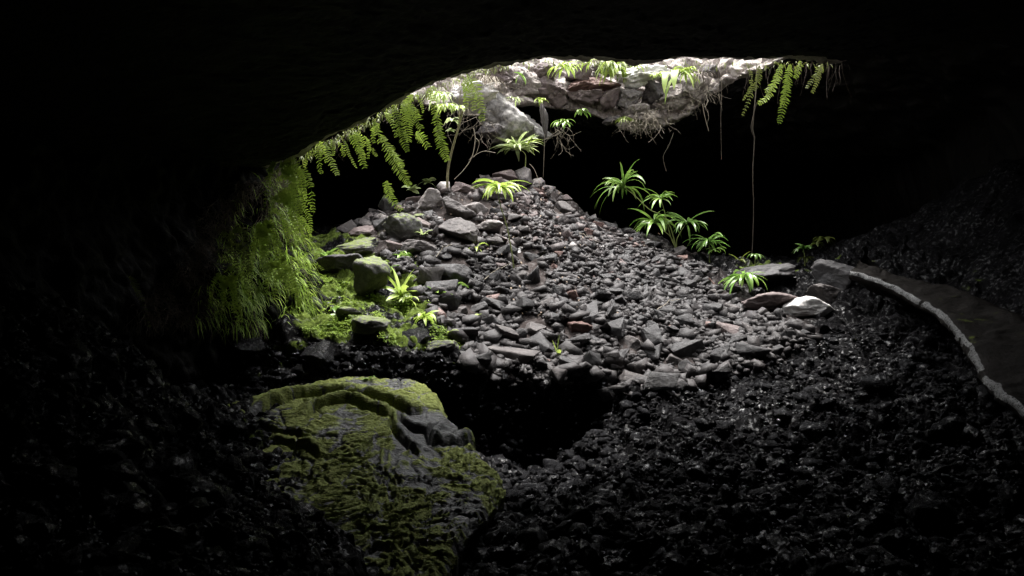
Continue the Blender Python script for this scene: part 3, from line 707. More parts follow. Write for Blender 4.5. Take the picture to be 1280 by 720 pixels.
p4, s4 = clink([(600,470),(760,475),(860,480),(950,450),(1050,405),(1210,430),(1320,520),(1320,770),(-40,770),(-40,400),(150,430),(380,580),(430,640),(430,760),(560,760),(640,640)], 1500, .04, .11, 4)
p5, s5 = clink([(240,424),(590,450),(640,476),(760,484),(760,600),(640,640),(570,500),(545,478),(300,478)], 500, .04, .10, 5)
scatter('lava_clinker', np.concatenate([p1, p2, p3, p4, p5]), np.concatenate([s1, s2, s3, s4, s5]), CRG, M['wet'], 'wet black lava clinker strewn over the dark foreground slopes', 'gravel')
# ------------------------------------------------------------ plants
class MB:
    def __init__(s): s.V = []; s.F = []; s.n = 0
    def add(s, V, Fc): s.V.append(np.asarray(V, float)); s.F.append(np.asarray(Fc)+s.n); s.n += len(V)
    def build(s, name, m, parent=None, smooth=True):
        q = [f for f in s.F if f.shape[1] == 4]; t = [f for f in s.F if f.shape[1] == 3]
        fs = ([np.concatenate(q)] if q else [])+([np.concatenate(t)] if t else [])
        V = np.concatenate(s.V); o_ = np.array(parent.location[:]) if parent else V.mean(0)*0
        me = mesh(name, V-o_, fs, smooth); return obj(name, me, m, parent)
def tube(mb, pts, r0, r1, seg=5):
    pts = np.asarray(pts, float); n = len(pts); T = np.gradient(pts, axis=0); T /= np.linalg.norm(T, axis=1)[:, None]+1e-9
    up = np.array([.3, .9, .2]); A = np.cross(T, up); A /= np.linalg.norm(A, axis=1)[:, None]+1e-9; Bn = np.cross(T, A)
    r = np.linspace(r0, r1, n)[:, None]; a = np.arange(seg)/seg*2*np.pi
    V = (pts[:, None]+r[:, None]*(A[:, None]*np.cos(a)[None, :, None]+Bn[:, None]*np.sin(a)[None, :, None])).reshape(-1, 3)
    mb.add(V, gridfaces(n, seg, True))
def curve3(pts, n=16):
    return openspline(np.asarray(pts, float), n)
def blade(mb, p, d, length, width, droop=.5, side=None, n=6, fold=.25, twist=0):
    """one lance-shaped leaf from p towards d, bending down along its length"""
    p = np.array(p, float); d = np.array(d, float); d /= np.linalg.norm(d)+1e-9
    s = np.cross(d, [0, 0, 1.0]) if side is None else np.array(side, float)
    if np.linalg.norm(s) < .1: s = np.array([1., 0, 0])
    s = s+np.array([0, 0, random.uniform(-twist, twist)])
    s /= np.linalg.norm(s); V = []; q = p.copy(); dd = d.copy(); st = length/n
    for i in range(n+1):
        t = i/n; w = width*.5*max(.04, math.sin(math.pi*min(1, t*.93+.07))**.75)*(1 if t < .97 else .3)
        up = np.cross(s, dd); V += [q-s*w+up*w*fold, q, q+s*w+up*w*fold]
        dd = dd+np.array([0, 0, -droop*st/length*(.6+1.4*t)]); dd /= np.linalg.norm(dd); q = q+dd*st
    mb.add(V, gridfaces(n+1, 3))
def frond(root, pxs, Y, width, m, dY=0.0, pairs=None, taper=.5, face=0.0, gap=0.62):
    """a sword-fern frond hanging along the photo path pxs at distance Y"""
    k = len(pxs); P = [at(a, b, Y+dY*i/(k-1)) for i, (a, b) in enumerate(pxs)]
    C = curve3(P, 26); L = np.linalg.norm(np.diff(C, axis=0), axis=1).sum(); T = np.gradient(C, axis=0); T /= np.linalg.norm(T, axis=1)[:, None]
    mb = MB(); tube(mb, C, .004, .0015, 4); n = pairs or max(10, int(L/.031))
    for i in range(n):
        t = .04+.94*i/n; a = t*25; j = min(int(a), 24); c = C[j]*(1-(a-j))+C[j+1]*(a-j); tg_ = T[j]
        s = np.cross(tg_, [math.sin(face), -math.cos(face), .15]); s /= np.linalg.norm(s)
        w = width*.62*(min(1, (t*5)**.6))*(1-t**3.0*.9)**taper
        for sg in (-1, 1):
            if random.random() < .05: continue
            d = s*sg+tg_*random.uniform(.12, .35)+np.array([0, random.uniform(-.45, .45), random.uniform(-.3, .1)])
            blade(mb, c, d, w*random.uniform(.72, 1.12), L/n*gap*.9, .25, side=tg_+.001, n=3, fold=.1)
    return mb.build('frond', M[m], root)
def root_empty(name, loc, label, cat, group=None):
    e = bpy.data.objects.new(name, None); COL.objects.link(e); e.location = loc; e.empty_display_size = .1; tag(e, label, cat, group); return e
def fern(label, fronds, Y, m='fern', group='ferns hanging from the rim'):
    e = root_empty('hanging_fern', at(fronds[0][0][0][0], fronds[0][0][0][1], Y), label, 'fern', group)
    for f in list(fronds):                       # a live fern has a second, smaller layer of fronds behind
        if random.random() < .55:
            ox_, k_ = random.uniform(-7, 7), random.uniform(.55, .85); b0 = f[0][0]
            fronds.append(([(b0[0]+(p_[0]-b0[0])*k_+ox_*(i_/len(f[0])), b0[1]+(p_[1]-b0[1])*k_) for i_, p_ in enumerate(f[0])], f[1]*.8, None, .15))
    for f in fronds:
        frond(e, f[0], Y+random.uniform(-.12, .12)+(f[3] if len(f) > 3 else 0), f[1]/F*Y, f[2] if len(f) > 2 and f[2] else m, face=random.uniform(-.6, .6))
    return e
RIM = 'ferns hanging from the near rim of the skylight'
fern('small hanging fern of broad short fronds at the lowest left end of the rim', [([(396,178),(398,196),(402,218)],13), ([(404,176),(412,196),(422,220)],13), ([(413,174),(417,184),(416,195)],7), ([(388,186),(384,198),(380,210)],6), ([(400,176),(405,190),(408,204)],9)], 11.5, group=RIM)
fern('hanging fern of narrow curling fronds, second clump from the left end of the rim', [([(423,177),(428,186),(431,196)],9), ([(431,176),(437,194),(446,211)],5), ([(444,165),(450,188),(456,211)],13), ([(437,168),(444,180),(450,190)],10), ([(455,170),(461,182),(460,200)],6), ([(462,184),(467,190),(471,196)],6), ([(440,166),(452,172),(456,184)],8)], 11.35, group=RIM)
fern('fern with one long frond hanging towards the mossy boulders', [([(468,152),(471,164),(476,179)],13), ([(476,168),(490,196),(502,216),(513,233)],17), ([(481,140),(489,150),(496,173)],9), ([(474,155),(466,166),(468,180)],8)], 11.25, group=RIM)
fern('dense fan of overlapping fern fronds in the middle of the left rim', [([(491,130),(498,152),(503,170),(510,191)],14), ([(508,126),(508,150),(511,178)],16), ([(511,130),(520,146),(527,162)],14), ([(520,165),(528,172),(536,185)],15), ([(516,118),(509,128),(501,142)],12), ([(500,124),(512,140),(514,158)],11), ([(520,118),(527,130),(529,142)],6)], 11.2, group=RIM)
fern('fern with a straight ladder-like frond beside the sapling trunk', [([(535,110),(541,128),(545,149)],11), ([(545,140),(549,165),(554,185),(560,202)],16), ([(538,108),(548,116),(556,126)],8)], 11.2, group=RIM)
fern('bright fern with an arching frond in front of the white crusted rock', [([(577,108),(588,99),(596,112),(601,132),(603,153)],16), ([(580,106),(583,120),(582,138)],11)], 11.15, group=RIM)
fern('single lowest fern frond dangling just above the mossy boulders', [([(483,226),(486,238),(492,252),(503,264)],13)], 13.0, group=RIM)
fern('fern arching out of the top of the grass bank', [([(360,210),(377,212),(388,232),(392,268)],12), ([(359,217),(374,228),(381,264)],11), ([(355,242),(372,250),(386,270),(388,292)],10), ([(360,232),(376,238),(390,262)],10), ([(354,274),(359,290),(364,309)],11), ([(372,270),(378,285),(377,300)],8), ([(378,272),(384,284),(389,297)],7), ([(345,225),(362,222),(372,246)],9), ([(340,262),(352,268),(358,292)],9)], 11.3, 'fern', group=RIM)
RR = 'ferns hanging from the right end of the rim'
fern('thin pair of sparse fern fronds hanging left of the long root', [([(949,82),(948,98),(940,116),(927,147)],9,'fern_dim'), ([(935,82),(939,96),(937,112),(928,126)],6,'fern_dim')], 11.3, group=RR)
fern('ragged fern of three fronds hanging right of the long root', [([(977,80),(970,100),(961,119),(947,131)],12), ([(988,80),(984,102),(981,126),(973,156)],13), ([(1000,76),(998,88),(993,98)],10)], 11.35, group=RR)
fern('small dim fern at the far right end of the rim', [([(1028,80),(1020,94),(1007,111)],9,'fern_dim'), ([(1027,84),(1022,100),(1015,117)],8,'fern_dim')], 11.5, 'fern_dim', group=RR)
e = fern('dim fern growing from the dark left wall beyond the grass bank', [([(150,345),(166,352),(176,372),(188,412)],9), ([(158,352),(155,380),(160,404)],7), ([(146,350),(158,346),(170,352)],7)], 9.3, 'fern_dim', group='ferns on the left wall')
e = fern('little bright fern standing at the lower left corner of the grass bank', [([(256,410),(247,402),(240,394),(231,385)],9)], 10.6, 'fern', group='ferns on the left wall')

WR = 'ferns on the left wall'
def cascade(label, px, py, Y, n, spread=34, down=62, m='fern'):
    fs = []
    for i in range(n):
        dx = random.uniform(-spread*.5, spread); L_ = random.uniform(.6, 1.1)*down; h = random.uniform(3, 12); x0, y0 = px+random.gauss(0, 5), py+random.gauss(0, 6)
        fs.append(([(x0, y0), (x0+dx*.4, y0-h*.5), (x0+dx*.8, y0+L_*.4), (x0+dx, y0+L_)], random.uniform(7, 12), None, random.uniform(-.3, .0)))
    return fern(label, fs, Y, m, group=WR)
cascade('fern cascading from the top of the grass bank just under the rim', 352, 214, 11.1, 8, 30, 50)
cascade('feathery fern spilling down the upper right side of the grass bank', 350, 250, 11.0, 9, 34, 58)
cascade('bright long-fronded fern in the middle of the grass bank', 330, 290, 10.7, 10, 44, 62)
cascade('fern on the left side of the grass bank half way up', 290, 300, 10.4, 7, 30, 56, 'fern_dim')
cascade('bright fern low on the right of the grass bank by the ledge', 348, 335, 10.8, 9, 36, 48)
cascade('fern spreading at the lower left of the grass bank', 284, 352, 10.3, 8, 34, 46)
# plants with a crown of drooping lance-shaped leaves on a thin stem
def crown(root, px, py, Y, size, n, m, droop=1.0, lean=(0, 0, 0), up=.55, wid=.11, name='leaf_crown', spread=1.0):
    c = np.array(at(px, py, Y)); R_ = size/F*Y; mb = MB()
    for i in range(n):
        a = i*2.39996+random.uniform(-.3, .3); el = random.uniform(-.15, 1.0)*up+.1
        d = np.array([math.cos(a)*spread, math.sin(a)*spread, el])+np.array(lean)
        blade(mb, c+np.array([0, 0, random.uniform(-.06, .03)])*R_*2, d, R_*random.uniform(.6, 1.3), R_*wid*random.uniform(.8, 1.2), droop*random.uniform(.4, 1.4), n=7, fold=.35, twist=.7)
    mb.build(name, M[m], root, True)
def plant(label, base, crowns, name='leafy_plant', cat='plant', stems=(), group=None, Y=None, r=.013):
    b = hit(*base); Yb = Y or b.y; loc = at(base[0], base[1], Yb) if Y else b
    e = root_empty(name, loc, label, cat, group); mb = MB()
    for st in stems:
        pts = [tuple(loc)] + [at(a, b_, Yb-.02) for a, b_ in st]; tube(mb, curve3(pts, 18), r*1.2, r*.6, 6)
    if stems: mb.build('stem', M['stem'], e)
    for cr in crowns: crown(e, cr[0], cr[1], Yb-.02, *cr[2:5], **(cr[5] if len(cr) > 5 else {}))
    return e
LP = 'plants with drooping leaf crowns'
plant('tall thin-stemmed plant with a drooping yellow-green leaf crown on the heap', (642,342), [(624,233,34,34,'leaf_yellow',dict(droop=1.5, wid=.14, lean=(.15,0,0)))], stems=[[(641,325),(634,285),(625,255),(622,235)]], group=LP)
plant('pale green many-leaved plant just above the two boulders on top', (655,212), [(645,184,32,40,'leaf_pale',dict(droop=.8, wid=.12, up=.9)), (660,180,18,14,'leaf_yellow',dict(droop=.8, wid=.11, up=.8))], stems=[[(657,202),(656,192),(648,186)]], group=LP)
plant('branching shrub with four drooping crowns of dark glossy leaves', (846,314), [(779,232,42,30,'leaf',dict(droop=1.7, wid=.09, up=1.0, lean=(-.25,0,0), spread=.7)), (826,246,28,20,'leaf',dict(droop=1.3, wid=.10, up=1.0)), (818,276,38,28,'leaf',dict(droop=1.4, wid=.10, up=.9, lean=(-.1,0,0))), (858,278,32,18,'leaf_dark',dict(droop=1.3, wid=.12, up=.9, lean=(.1,0,0)))],
      name='leafy_shrub', cat='shrub', stems=[[(838,295),(832,270),(826,247)], [(838,296),(826,286),(818,277)], [(846,300),(852,288),(858,279)], [(834,275),(812,262),(795,246),(779,233)]], group=LP)
plant('bushy low plant with dark drooping leaves right of the branching shrub', (887,328), [(886,302,30,26,'leaf_dark',dict(droop=1.3, wid=.11, up=1.0)), (893,312,16,12,'leaf',dict(droop=1.2, wid=.16))], stems=[[(887,315),(886,303)]], group=LP)
plant('plant with long leaves drooping to the left above the pale log-like rock', (937,366), [(930,345,34,24,'leaf',dict(droop=1.7, wid=.13, lean=(-.1,0,0)))], stems=[[(935,355),(930,346)]], group=LP)
plant('tiny dim seedling below the lower end of the long hanging root', (944,332), [(944,318,13,8,'leaf_dark',dict(droop=1.5, wid=.2))], stems=[[(944,325),(944,319)]], group=LP)
plant('slender dim plant with ragged leaves on the dark right bank', (1006,334), [(1004,310,16,16,'leaf_dark',dict(droop=1.3, wid=.18, up=.9)), (1008,322,13,10,'fern_dim',dict(droop=1.6, wid=.2))], stems=[[(1006,322),(1004,311)]], group=LP)
plant('mossy tuft plant behind the slender one at the left end of the shelf', (1030,312), [(1030,298,17,20,'fern_dim',dict(droop=1.5, wid=.18)), (1020,305,12,10,'fern_dim',dict(droop=1.5, wid=.2))], group=LP)
SP = 'green sprouts on the rubble and moss'
def sprout(label, px, py, size, n, m='leaf_yellow', **k):
    k.setdefault('droop', 1.0); k.setdefault('wid', .2); k.setdefault('up', 1.2)
    plant(label, (px, py), [(px, py-5, size*1.35, n, m, k)], name='sprout', cat='sprout', group=SP)
sprout('drooping sprout below the moss-speckled boulder on the left of the heap', 500, 324, 15, 7, 'leaf', droop=1.9)
sprout('small bright sprout left of the long plant stem', 597, 314, 13, 7, droop=1.9)
sprout('tallest bright clump of upright leaves on the moss left of the heap', 500, 374, 26, 11, up=2.2, droop=.8)
sprout('low bright clump just right of the tallest one on the moss', 510, 378, 15, 12, up=1.0)
sprout('sprout with two long leaves pointing right at the moss edge', 545, 372, 17, 6, 'leaf', lean=(.5, 0, 0), droop=.7)
sprout('flat little green sprout between the moss and the dark boulder', 573, 360, 14, 8, 'leaf', up=.5)
sprout('round bright sprout above the brink of the ledge', 530, 401, 18, 15, droop=1.5)
sprout('small yellowish sprout at the brink of the ledge', 560, 421, 11, 8, up=.8)
sprout('single upright leaf sprout near the foot of the heap', 696, 448, 17, 4, up=3.5, droop=.3, spread=.4)
sprout('long-leaved sprout standing in front of the grass bank', 372, 366, 24, 8, 'leaf', up=1.5, droop=1.1)
sprout('small round-leaved sprout on the back of the ledge', 408, 326, 14, 8, 'leaf', wid=.3)
sprout('drooping sprout over the front of the moss cushion', 421, 396, 18, 9, 'leaf', droop=1.7)
sprout('tiny sprout beside the squat grey-green rock', 528, 298, 12, 7, 'leaf_pale')
sprout('pale seedling with small white-green leaves, upper of the pair', 534, 233, 9, 14, 'leaf_pale', wid=.4)
sprout('pale seedling with small white-green leaves, lower of the pair', 515, 243, 9, 12, 'leaf_pale', wid=.4)
sprout('small dim sprout right of the tiny seedling under the root', 925, 330, 10, 6, 'fern_dim')
sprout('tiny green tuft on the top edge of the curved shelf', 1082, 334, 9, 8, 'fern_dim')
sprout('small leaf tuft left of the tall boulders on the moss', 487, 340, 10, 7, 'leaf')
sprout('tiny bright two-leaved sprout beside the moss on the lower heap', 591, 402, 9, 5)
# heart-leaved seedling at the back edge of the slab
e = root_empty('seedling', at(461,474,10.35), 'two-leaved heart-shaped seedling at the back edge of the mossy slab', 'seedling', SP); mb = MB()
blade(mb, at(462,474,10.35), (.5,-.2,.9), .10, .07, 1.5); blade(mb, at(461,474,10.35), (-.8,-.4,.4), .10, .07, 1.0); mb.build('leaf_pair', M['leaf'], e)

# sapling on the left of the heap
b = hit(559, 237); e = root_empty('sapling', b, 'slender forked sapling with a pale trunk rising left of the heap top', 'sapling'); Ys = b.y
mb = MB(); tube(mb, curve3([tuple(b), at(560,212,Ys-.3), at(565,188,Ys-.9), at(573,160,Ys-1.5), at(578,140,Ys-2.0)], 24), .028, .018, 8)
tube(mb, curve3([at(567,182,Ys-1.0), at(573,158,Ys-1.5), at(574,130,Ys-2.2), at(576,112,Ys-2.4)], 18), .015, .009, 6); mb.build('trunk', M['bark'], e)
for (a, c, sz_) in ((566,150,14),(572,133,11),(563,163,8)): crown(e, a, c, Ys-1.7, sz_, 7, 'leaf_pale', droop=1.2, wid=.4, up=.5, name='foliage')

# leaves and grass on the far lip
def tuft(label, px, py, Y, n, ln, m='grass', droop=1.6, wid=.05, group='grass tufts on the far lip', lean=(0, -.3, 0), name='grass_tuft', cat='grass tuft', up=.6):
    if name == 'grass_tuft': n, ln = int(n*1.5), ln*1.25
    mb = MB(); c = np.array(at(px, py, Y))
    for i in range(n):
        a = random.uniform(0, 6.28); d = np.array([math.cos(a), math.sin(a), random.uniform(-.3, 1.2)*up])+np.array(lean)
        blade(mb, c+np.array([random.uniform(-1, 1), random.uniform(-.3, .3), random.uniform(-.4, .4)])*ln/F*Y*.3, d, ln/F*Y*random.uniform(.6, 1.15), ln/F*Y*wid*random.uniform(.7, 1.3), droop, n=5)
    mb.V = [np.asarray(v)-c for v in mb.V]
    q = np.concatenate(mb.V); me = mesh(name, q, [np.concatenate(mb.F)], True); o = obj(name, me, M[m], None, c); tag(o, label, cat, group); return o
tuft('thick bright grass tuft hanging over the top of the far lip', 768, 80, 18.5, 46, 24, 'leaf_yellow', 1.9, .09)
tuft('broad-leaved yellow-green tuft in the left half of the far lip', 705, 82, 18.3, 12, 20, 'leaf_yellow', 1.8, .16)
tuft('thin upright grass tuft left of the thick one', 734, 78, 18.4, 14, 18, 'leaf_yellow', 1.2, .07)
tuft('grass tuft right of the thick one at the roof edge', 792, 78, 18.4, 18, 14, 'leaf_yellow', 1.6, .1)
tuft('bright leafy tuft at the top of the long drooping leaf', 856, 88, 18.2, 36, 17, 'leaf_yellow', 1.6, .13)
tuft('long strap leaf drooping from the right part of the far lip', 853, 86, 18.1, 4, 70, 'leaf_yellow', 2.6, .13, lean=(-.3,-.6,.2), name='strap_leaf', cat='leaf', group='strap leaves on the far lip')
tuft('single broad leaf hanging in the left end of the far lip', 650, 92, 17.8, 3, 26, 'leaf', 2.4, .22, name='strap_leaf', cat='leaf', group='strap leaves on the far lip')
tuft('scraggly dry grass under the roof edge at the left end of the far lip', 610, 98, 17.3, 60, 20, 'root_pale', 1.9, .03)
tuft('pale star-shaped tuft on top of the big hanging rock', 643, 124, 17.2, 9, 12, 'leaf_pale', 1.3, .12)
tuft('small yellow-green tuft beside the narrow grey rock tongue', 676, 124, 17.4, 10, 9, 'leaf_yellow', 1.4, .2)
tuft('small green tuft dangling under the lip right of the rock tongue', 704, 152, 17.6, 12, 13, 'leaf', 1.4, .2)
tuft('single leafy sprig below the left part of the far lip', 726, 138, 18.2, 6, 12, 'leaf', 1.5, .25)
tuft('yellowish twiggy tuft on the underside of the far lip', 780, 148, 18.4, 16, 11, 'leaf_yellow', 1.5, .12)
tuft('green fringe under the white-crusted rock of the far lip', 822, 92, 18.4, 16, 10, 'leaf_yellow', 1.6, .15)
tuft('dry rust-brown grass clump at the right end of the far lip', 877, 92, 18.0, 50, 18, 'root', 1.9, .03)
tuft('mossy leaf clump on the near left rim beside the ladder-like frond', 550, 118, 11.5, 40, 18, 'leaf_pale', 1.8, .09, group='tufts on the left rim')
tuft('yellow-green leaf clump behind the arching fern', 556, 132, 12.4, 26, 14, 'leaf_yellow', 1.8, .14, group='tufts on the left rim')

# hanging roots and fallen twigs
def twig(label, p0, p1, r=.010):
    mb = MB(); a = hit(*p0); b_ = hit(*p1); v = [np.array(a)*(1-t)+np.array(b_)*t+np.array([0, -.10, .10+.05*math.sin(t*3)])+rng.normal(size=3)*.012 for t in np.linspace(0, 1, 9)]
    tube(mb, v, r, r*.5, 5); c = v[0]; me = mesh('twig', np.concatenate(mb.V)-c, [np.concatenate(mb.F)], True); tag(obj('twig', me, M['root_pale'], None, c), label, 'twig', 'fallen twigs on the rubble')
twig('pale dead twig lying left of the long plant stem base', (606,356), (641,338))
twig('short dead twig on the right shoulder of the heap', (722,300), (748,312), .007)
twig('thin dead twig near the dark boulder with the black face', (545,330), (566,312), .007)
twig('dead stalk lying low on the right slope of the heap', (820,395), (850,380), .007)
# hanging roots
def rootline(mb, px, py, Y, ln, r=.006, wig=.12, n=14, dx=0, dy=0, curl=0):
    p = np.array(at(px, py, Y)); L_ = ln/F*Y; pts = [p.copy()]; d = np.array([dx, dy, -1.0]); d /= np.linalg.norm(d)
    for i in range(n):
        d = d+rng.normal(size=3)*wig+np.array([curl, 0, -.04]); d /= np.linalg.norm(d); p = p+d*L_/n; pts.append(p.copy())
    tube(mb, pts, r, r*.45, 4)
def hang(label, px, py, Y, ln, r=.006, wig=.05, m='root_pale', pts=None):
    mb = MB()
    if pts: tube(mb, curve3([at(a, b_, Y) for a, b_ in pts], 40), r, r*.6, 5)
    else: rootline(mb, px, py, Y, ln, r, wig, 24)
    c = np.array(at(px, py, Y)); mb.V = [v-c for v in mb.V]; me = mesh('hanging_root', np.concatenate(mb.V), [np.concatenate(mb.F)], True)
    tag(obj('hanging_root', me, M[m], None, c), label, 'root', 'long roots hanging into the cave')
hang('long straight root hanging from the right ferns almost to the ground', 946, 84, 11.4, 0, .009, pts=[(946,80),(945,112),(942,145),(941,162),(943,175),(941,215),(942,260),(941,300),(940,318)])
hang('thin root forking off high beside the long straight one', 938, 150, 11.4, 0, .005, pts=[(946,128),(939,158),(943,172)])
hang('thin beaded root hanging left of the long straight one', 901, 84, 11.6, 0, .004, pts=[(901,80),(902,120),(901,150),(902,200)])
hang('short curved root below the right end of the far lip', 879, 128, 18.3, 0, .009, pts=[(878,130),(881,146),(886,164)])
hang('pale root hanging and splitting left of the big hanging rock', 592, 160, 16.0, 0, .010, pts=[(592,160),(594,175),(590,196),(580,212),(568,224)])
hang('curved pale rootlet branching beside the splitting root', 596, 172, 16.0, 0, .006, pts=[(594,172),(599,178),(596,190),(592,197)])
hang('thin vine arching from the big hanging rock to the left', 618, 190, 16.3, 0, .007, pts=[(619,191),(605,189),(594,194),(586,200)])
hang('thin vine looping down right of the hanging rock', 660, 205, 16.8, 0, .006, pts=[(662,205),(668,212),(673,226),(675,240)])
hang('fine root hanging below the middle of the far lip', 830, 170, 18.4, 0, .004, pts=[(842,166),(836,182),(829,196),(833,214)])
hang('fine dark root hanging under the left end of the far lip', 680, 170, 17.4, 0, .005, pts=[(681,168),(680,195),(679,222)])
mb = MB()
for i in range(260):                            # tangles of fine roots under the lip
    c_ = random.choice([(810,148,22,9),(790,150,18,8),(575,140,20,16),(606,160,16,20),(885,108,14,16),(868,120,18,14),(590,105,28,8),(610,98,24,7),(815,140,14,10),(700,165,16,14)])
    rootline(mb, c_[0]+random.gauss(0, c_[2]*.5), c_[1]+random.gauss(0, c_[3]*.5), random.uniform(17.5, 18.4) if c_[0] > 650 else random.uniform(16.6, 17.4), random.uniform(10, 40), random.uniform(.0015, .0042), .24, 12, dx=random.uniform(-1.2, 1.2), dy=-.3, curl=random.uniform(-.1, .1))
o = mb.build('root_tangle', M['root_pale']); tag(o, 'tangled pale rootlets trailing from the far lip', 'roots', kind='stuff')
mb = MB()
for i in range(90):
    px = random.uniform(395, 600); t_ = np.interp(px, [350,460,520,600], [205,148,113,84])
    rootline(mb, px, t_+random.uniform(-3, 8), random.uniform(11.1, 11.6), random.uniform(8, 42), random.uniform(.0015, .003), .16, 12)
for i in range(60):
    rootline(mb, random.uniform(880, 1060), random.uniform(76, 82), random.uniform(11.2, 11.6), random.uniform(8, 50), random.uniform(.0012, .0025), .10, 12)
o = mb.build('rim_rootlets', M['root']); tag(o, 'fine brown rootlets fringing the near rim', 'roots', kind='stuff')

ml = MB()
for i in range(900):                            # small leaves and moss clinging along the near rim
    px = random.uniform(345, 640) if i % 4 else random.uniform(640, 1040); t_ = np.interp(px, [345,350,460,520,600,650,1040], [212,208,150,116,86,74,79])
    p = np.array(at(px, t_+random.uniform(-2, 7), random.uniform(11.1, 11.9)))
    blade(ml, p, (random.gauss(0, .7), random.gauss(-.2, .5), random.uniform(-1, .4)), random.uniform(.03, .13), random.uniform(.006, .02), 1.5, n=3, fold=.3)
o = ml.build('rim_leaves', M['fern_dim']); tag(o, 'small leaves and moss clinging along the near rim', 'leaves', kind='stuff')
# grass bank on the left wall
GP = [(350,212),(372,222),(388,245),(390,275),(378,298),(384,335),(378,372),(388,350),(388,392),(340,410),(250,412),(238,392),(262,340),(275,300),(282,262),(305,232)]
def wall_points(n, poly, seed):
    r = np.random.default_rng(seed); s_ = r.uniform(.1, .75, n*40); z_ = r.uniform(-1.4, 3.2, n*40); P_, N_ = wallpt(s_, z_); P_ = wdisp(P_, N_)
    px, py = to_px(P_[:, 0], P_[:, 1], P_[:, 2]); ok = inpoly(px, py, poly) & (P_[:, 1] < 12.6); i = np.nonzero(ok)[0][:n]; return P_[i], N_[i], px[i], py[i]
GPt, GN, gpx, gpy = wall_points(6000, GP, 5); mg = MB(); mbr = MB()
print('grass points', len(GPt))
gpat = fbm(GPt, .35, 3, 909)
for p, nn_, px, py, gp_ in zip(GPt, GN, gpx, gpy, gpat):
    if gp_ < -.22: continue
    lush = np.clip((py-250)/90, 0, 1)*np.clip((px-245)/40, .1, 1)
    if random.random() < (.25+.75*lush)*(.55+.45*sst(-.2, .1, gp_)):
        d = nn_*.8+np.array([random.gauss(.1, .7), random.gauss(0, .5), random.uniform(-.5, 1.1)])
        blade(mg, p-nn_*.02, d, random.uniform(.10, .46), random.uniform(.006, .015), random.uniform(.8, 2.6), n=4, fold=.2)
    elif random.random() < .5:
        pts = [p]; d = nn_*.6+np.array([random.gauss(0, .4), random.gauss(0, .3), -.6]); q = p.copy()
        for i in range(6): d = d+rng.normal(size=3)*.3+np.array([0, 0, -.2]); d /= np.linalg.norm(d); q = q+d*.05; pts.append(q.copy())
        tube(mbr, pts, .004, .002, 4)
o = mg.build('grass_bank', M['grass']); tag(o, 'fine hanging green grass covering the left wall below the rim', 'grass', kind='stuff')
P2, N2, px2, py2 = wall_points(1100, [(350,205),(330,225),(300,225),(250,265),(215,330),(150,400),(240,400),(262,330),(290,250),(345,228)], 8)
for p, nn_ in zip(P2, N2):
    pts = [p]; d = nn_*.6+np.array([random.gauss(0, .5), random.gauss(0, .3), -.3]); q = p.copy()
    for i in range(7): d = d+rng.normal(size=3)*.35+np.array([0, 0, -.2]); d /= np.linalg.norm(d); q = q+d*.045; pts.append(q.copy())
    tube(mbr, pts, .004, .002, 4)
o = mbr.build('wall_roots', M['root']); tag(o, 'grey-brown matted roots hanging over the left wall', 'roots', kind='stuff')
ml = MB()
for i in range(200):                            # dead leaf scraps between the stones
    px, py = random.gauss(640, 80), random.uniform(235, 400)
    if not inpoly(px, py, CONE): continue
    h_ = hit(px, py, 10, 19); a = random.uniform(0, 6.28)
    blade(ml, (h_.x, h_.y-.03, h_.z+random.uniform(.04, .12)), (math.cos(a), math.sin(a)-.4, random.uniform(-.3, .5)), random.uniform(.05, .12), random.uniform(.02, .04), .8, n=3, fold=.3)
M['litter'] = flat_mat('dead_leaf', (.06, .035, .02), (.15, .10, .055), 6)
o = ml.build('leaf_litter', M['litter']); tag(o, 'scraps of brown dead leaves among the stones of the heap', 'leaf litter', kind='stuff')
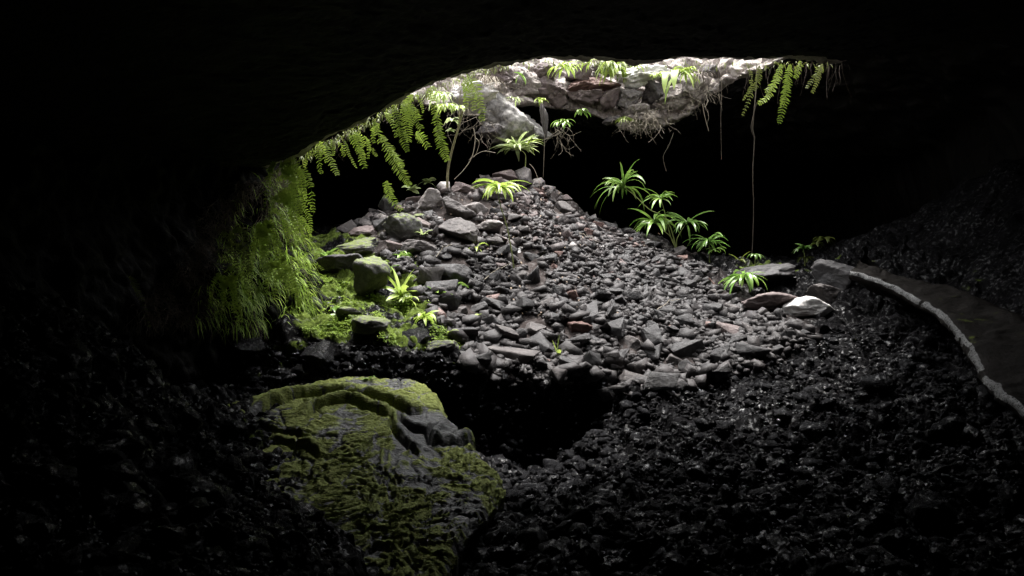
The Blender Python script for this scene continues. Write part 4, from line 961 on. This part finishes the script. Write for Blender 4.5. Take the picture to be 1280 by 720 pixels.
# moss and tiny leaves on the ledge
mm = MB(); k = 0; cnt = 0
while k < 5200 and cnt < 200000:
    cnt += 1; px, py = random.uniform(240, 600), random.uniform(300, 450)
    if not inpoly(px, py, [(245,400),(330,395),(375,368),(400,340),(430,352),(470,372),(520,372),(560,400),(590,430),(585,446),(540,440),(440,422),(380,420),(250,418)]): continue
    h_ = hit(px, py, 9, 14.5)
    if vn(np.array([[h_.x, h_.y, h_.z]]), .35, 77)[0] < -.15+.3*random.random(): continue
    k += 1
    for j in range(2):
        a = random.uniform(0, 6.28); blade(mm, (h_.x+random.gauss(0, .02), h_.y+random.gauss(0, .02), h_.z-.01), (math.cos(a), math.sin(a), random.uniform(.4, 1.6)), random.uniform(.025, .07), random.uniform(.008, .018), 1.2, n=2, fold=.3)
o = mm.build('ground_moss', M['grass']); tag(o, 'cushions of moss and tiny leaves along the ledge', 'moss', kind='stuff')
# ------------------------------------------------------------ camera, sky and sun
cam = bpy.data.cameras.new('camera'); co = bpy.data.objects.new('camera', cam); COL.objects.link(co)
cam.sensor_width = 36; cam.lens = 36*F/1280; cam.clip_end = 500; cam.clip_start = .05
co.location = (0, 0, 0); co.rotation_euler = (math.radians(90), 0, 0); scene.camera = co
EL, AZ = 80.0, 12.0                              # sun height; direction it stands in, measured from +Y towards +X
w = bpy.data.worlds.new('World'); scene.world = w; w.use_nodes = True; nt = w.node_tree
sky = nt.nodes.new('ShaderNodeTexSky'); sky.sky_type = 'NISHITA'; sky.sun_disc = False
sky.sun_elevation = math.radians(EL); sky.sun_rotation = math.radians(AZ); sky.dust_density = 6; sky.air_density = 1; sky.ozone_density = .5
hs = nt.nodes.new('ShaderNodeHueSaturation'); hs.inputs['Saturation'].default_value = .1
nt.links.new(sky.outputs[0], hs.inputs['Color']); bg = nt.nodes['Background']; nt.links.new(hs.outputs[0], bg.inputs[0]); bg.inputs[1].default_value = .15
w.cycles.sampling_method = 'MANUAL'; w.cycles.sample_map_resolution = 512
L = bpy.data.lights.new('sun', 'SUN'); L.energy = 1.5; L.angle = math.radians(10); L.color = (1, .95, .90)
lo = bpy.data.objects.new('sun', L); COL.objects.link(lo)
e, a = math.radians(EL), math.radians(AZ); dv = Vector((math.sin(a)*math.cos(e), math.cos(a)*math.cos(e), math.sin(e)))
lo.rotation_euler = dv.to_track_quat('Z', 'Y').to_euler(); lo.location = (1, 15, 20)
vs = scene.view_settings; vs.view_transform = 'Standard'; vs.look = 'None'; vs.gamma = 1; vs.use_curve_mapping = False; vs.exposure = 2.25
scene.cycles.use_denoising = True; scene.cycles.max_bounces = 5; scene.cycles.diffuse_bounces = 3; scene.cycles.glossy_bounces = 3; scene.cycles.transmission_bounces = 3
scene.cycles.sample_clamp_indirect = 4
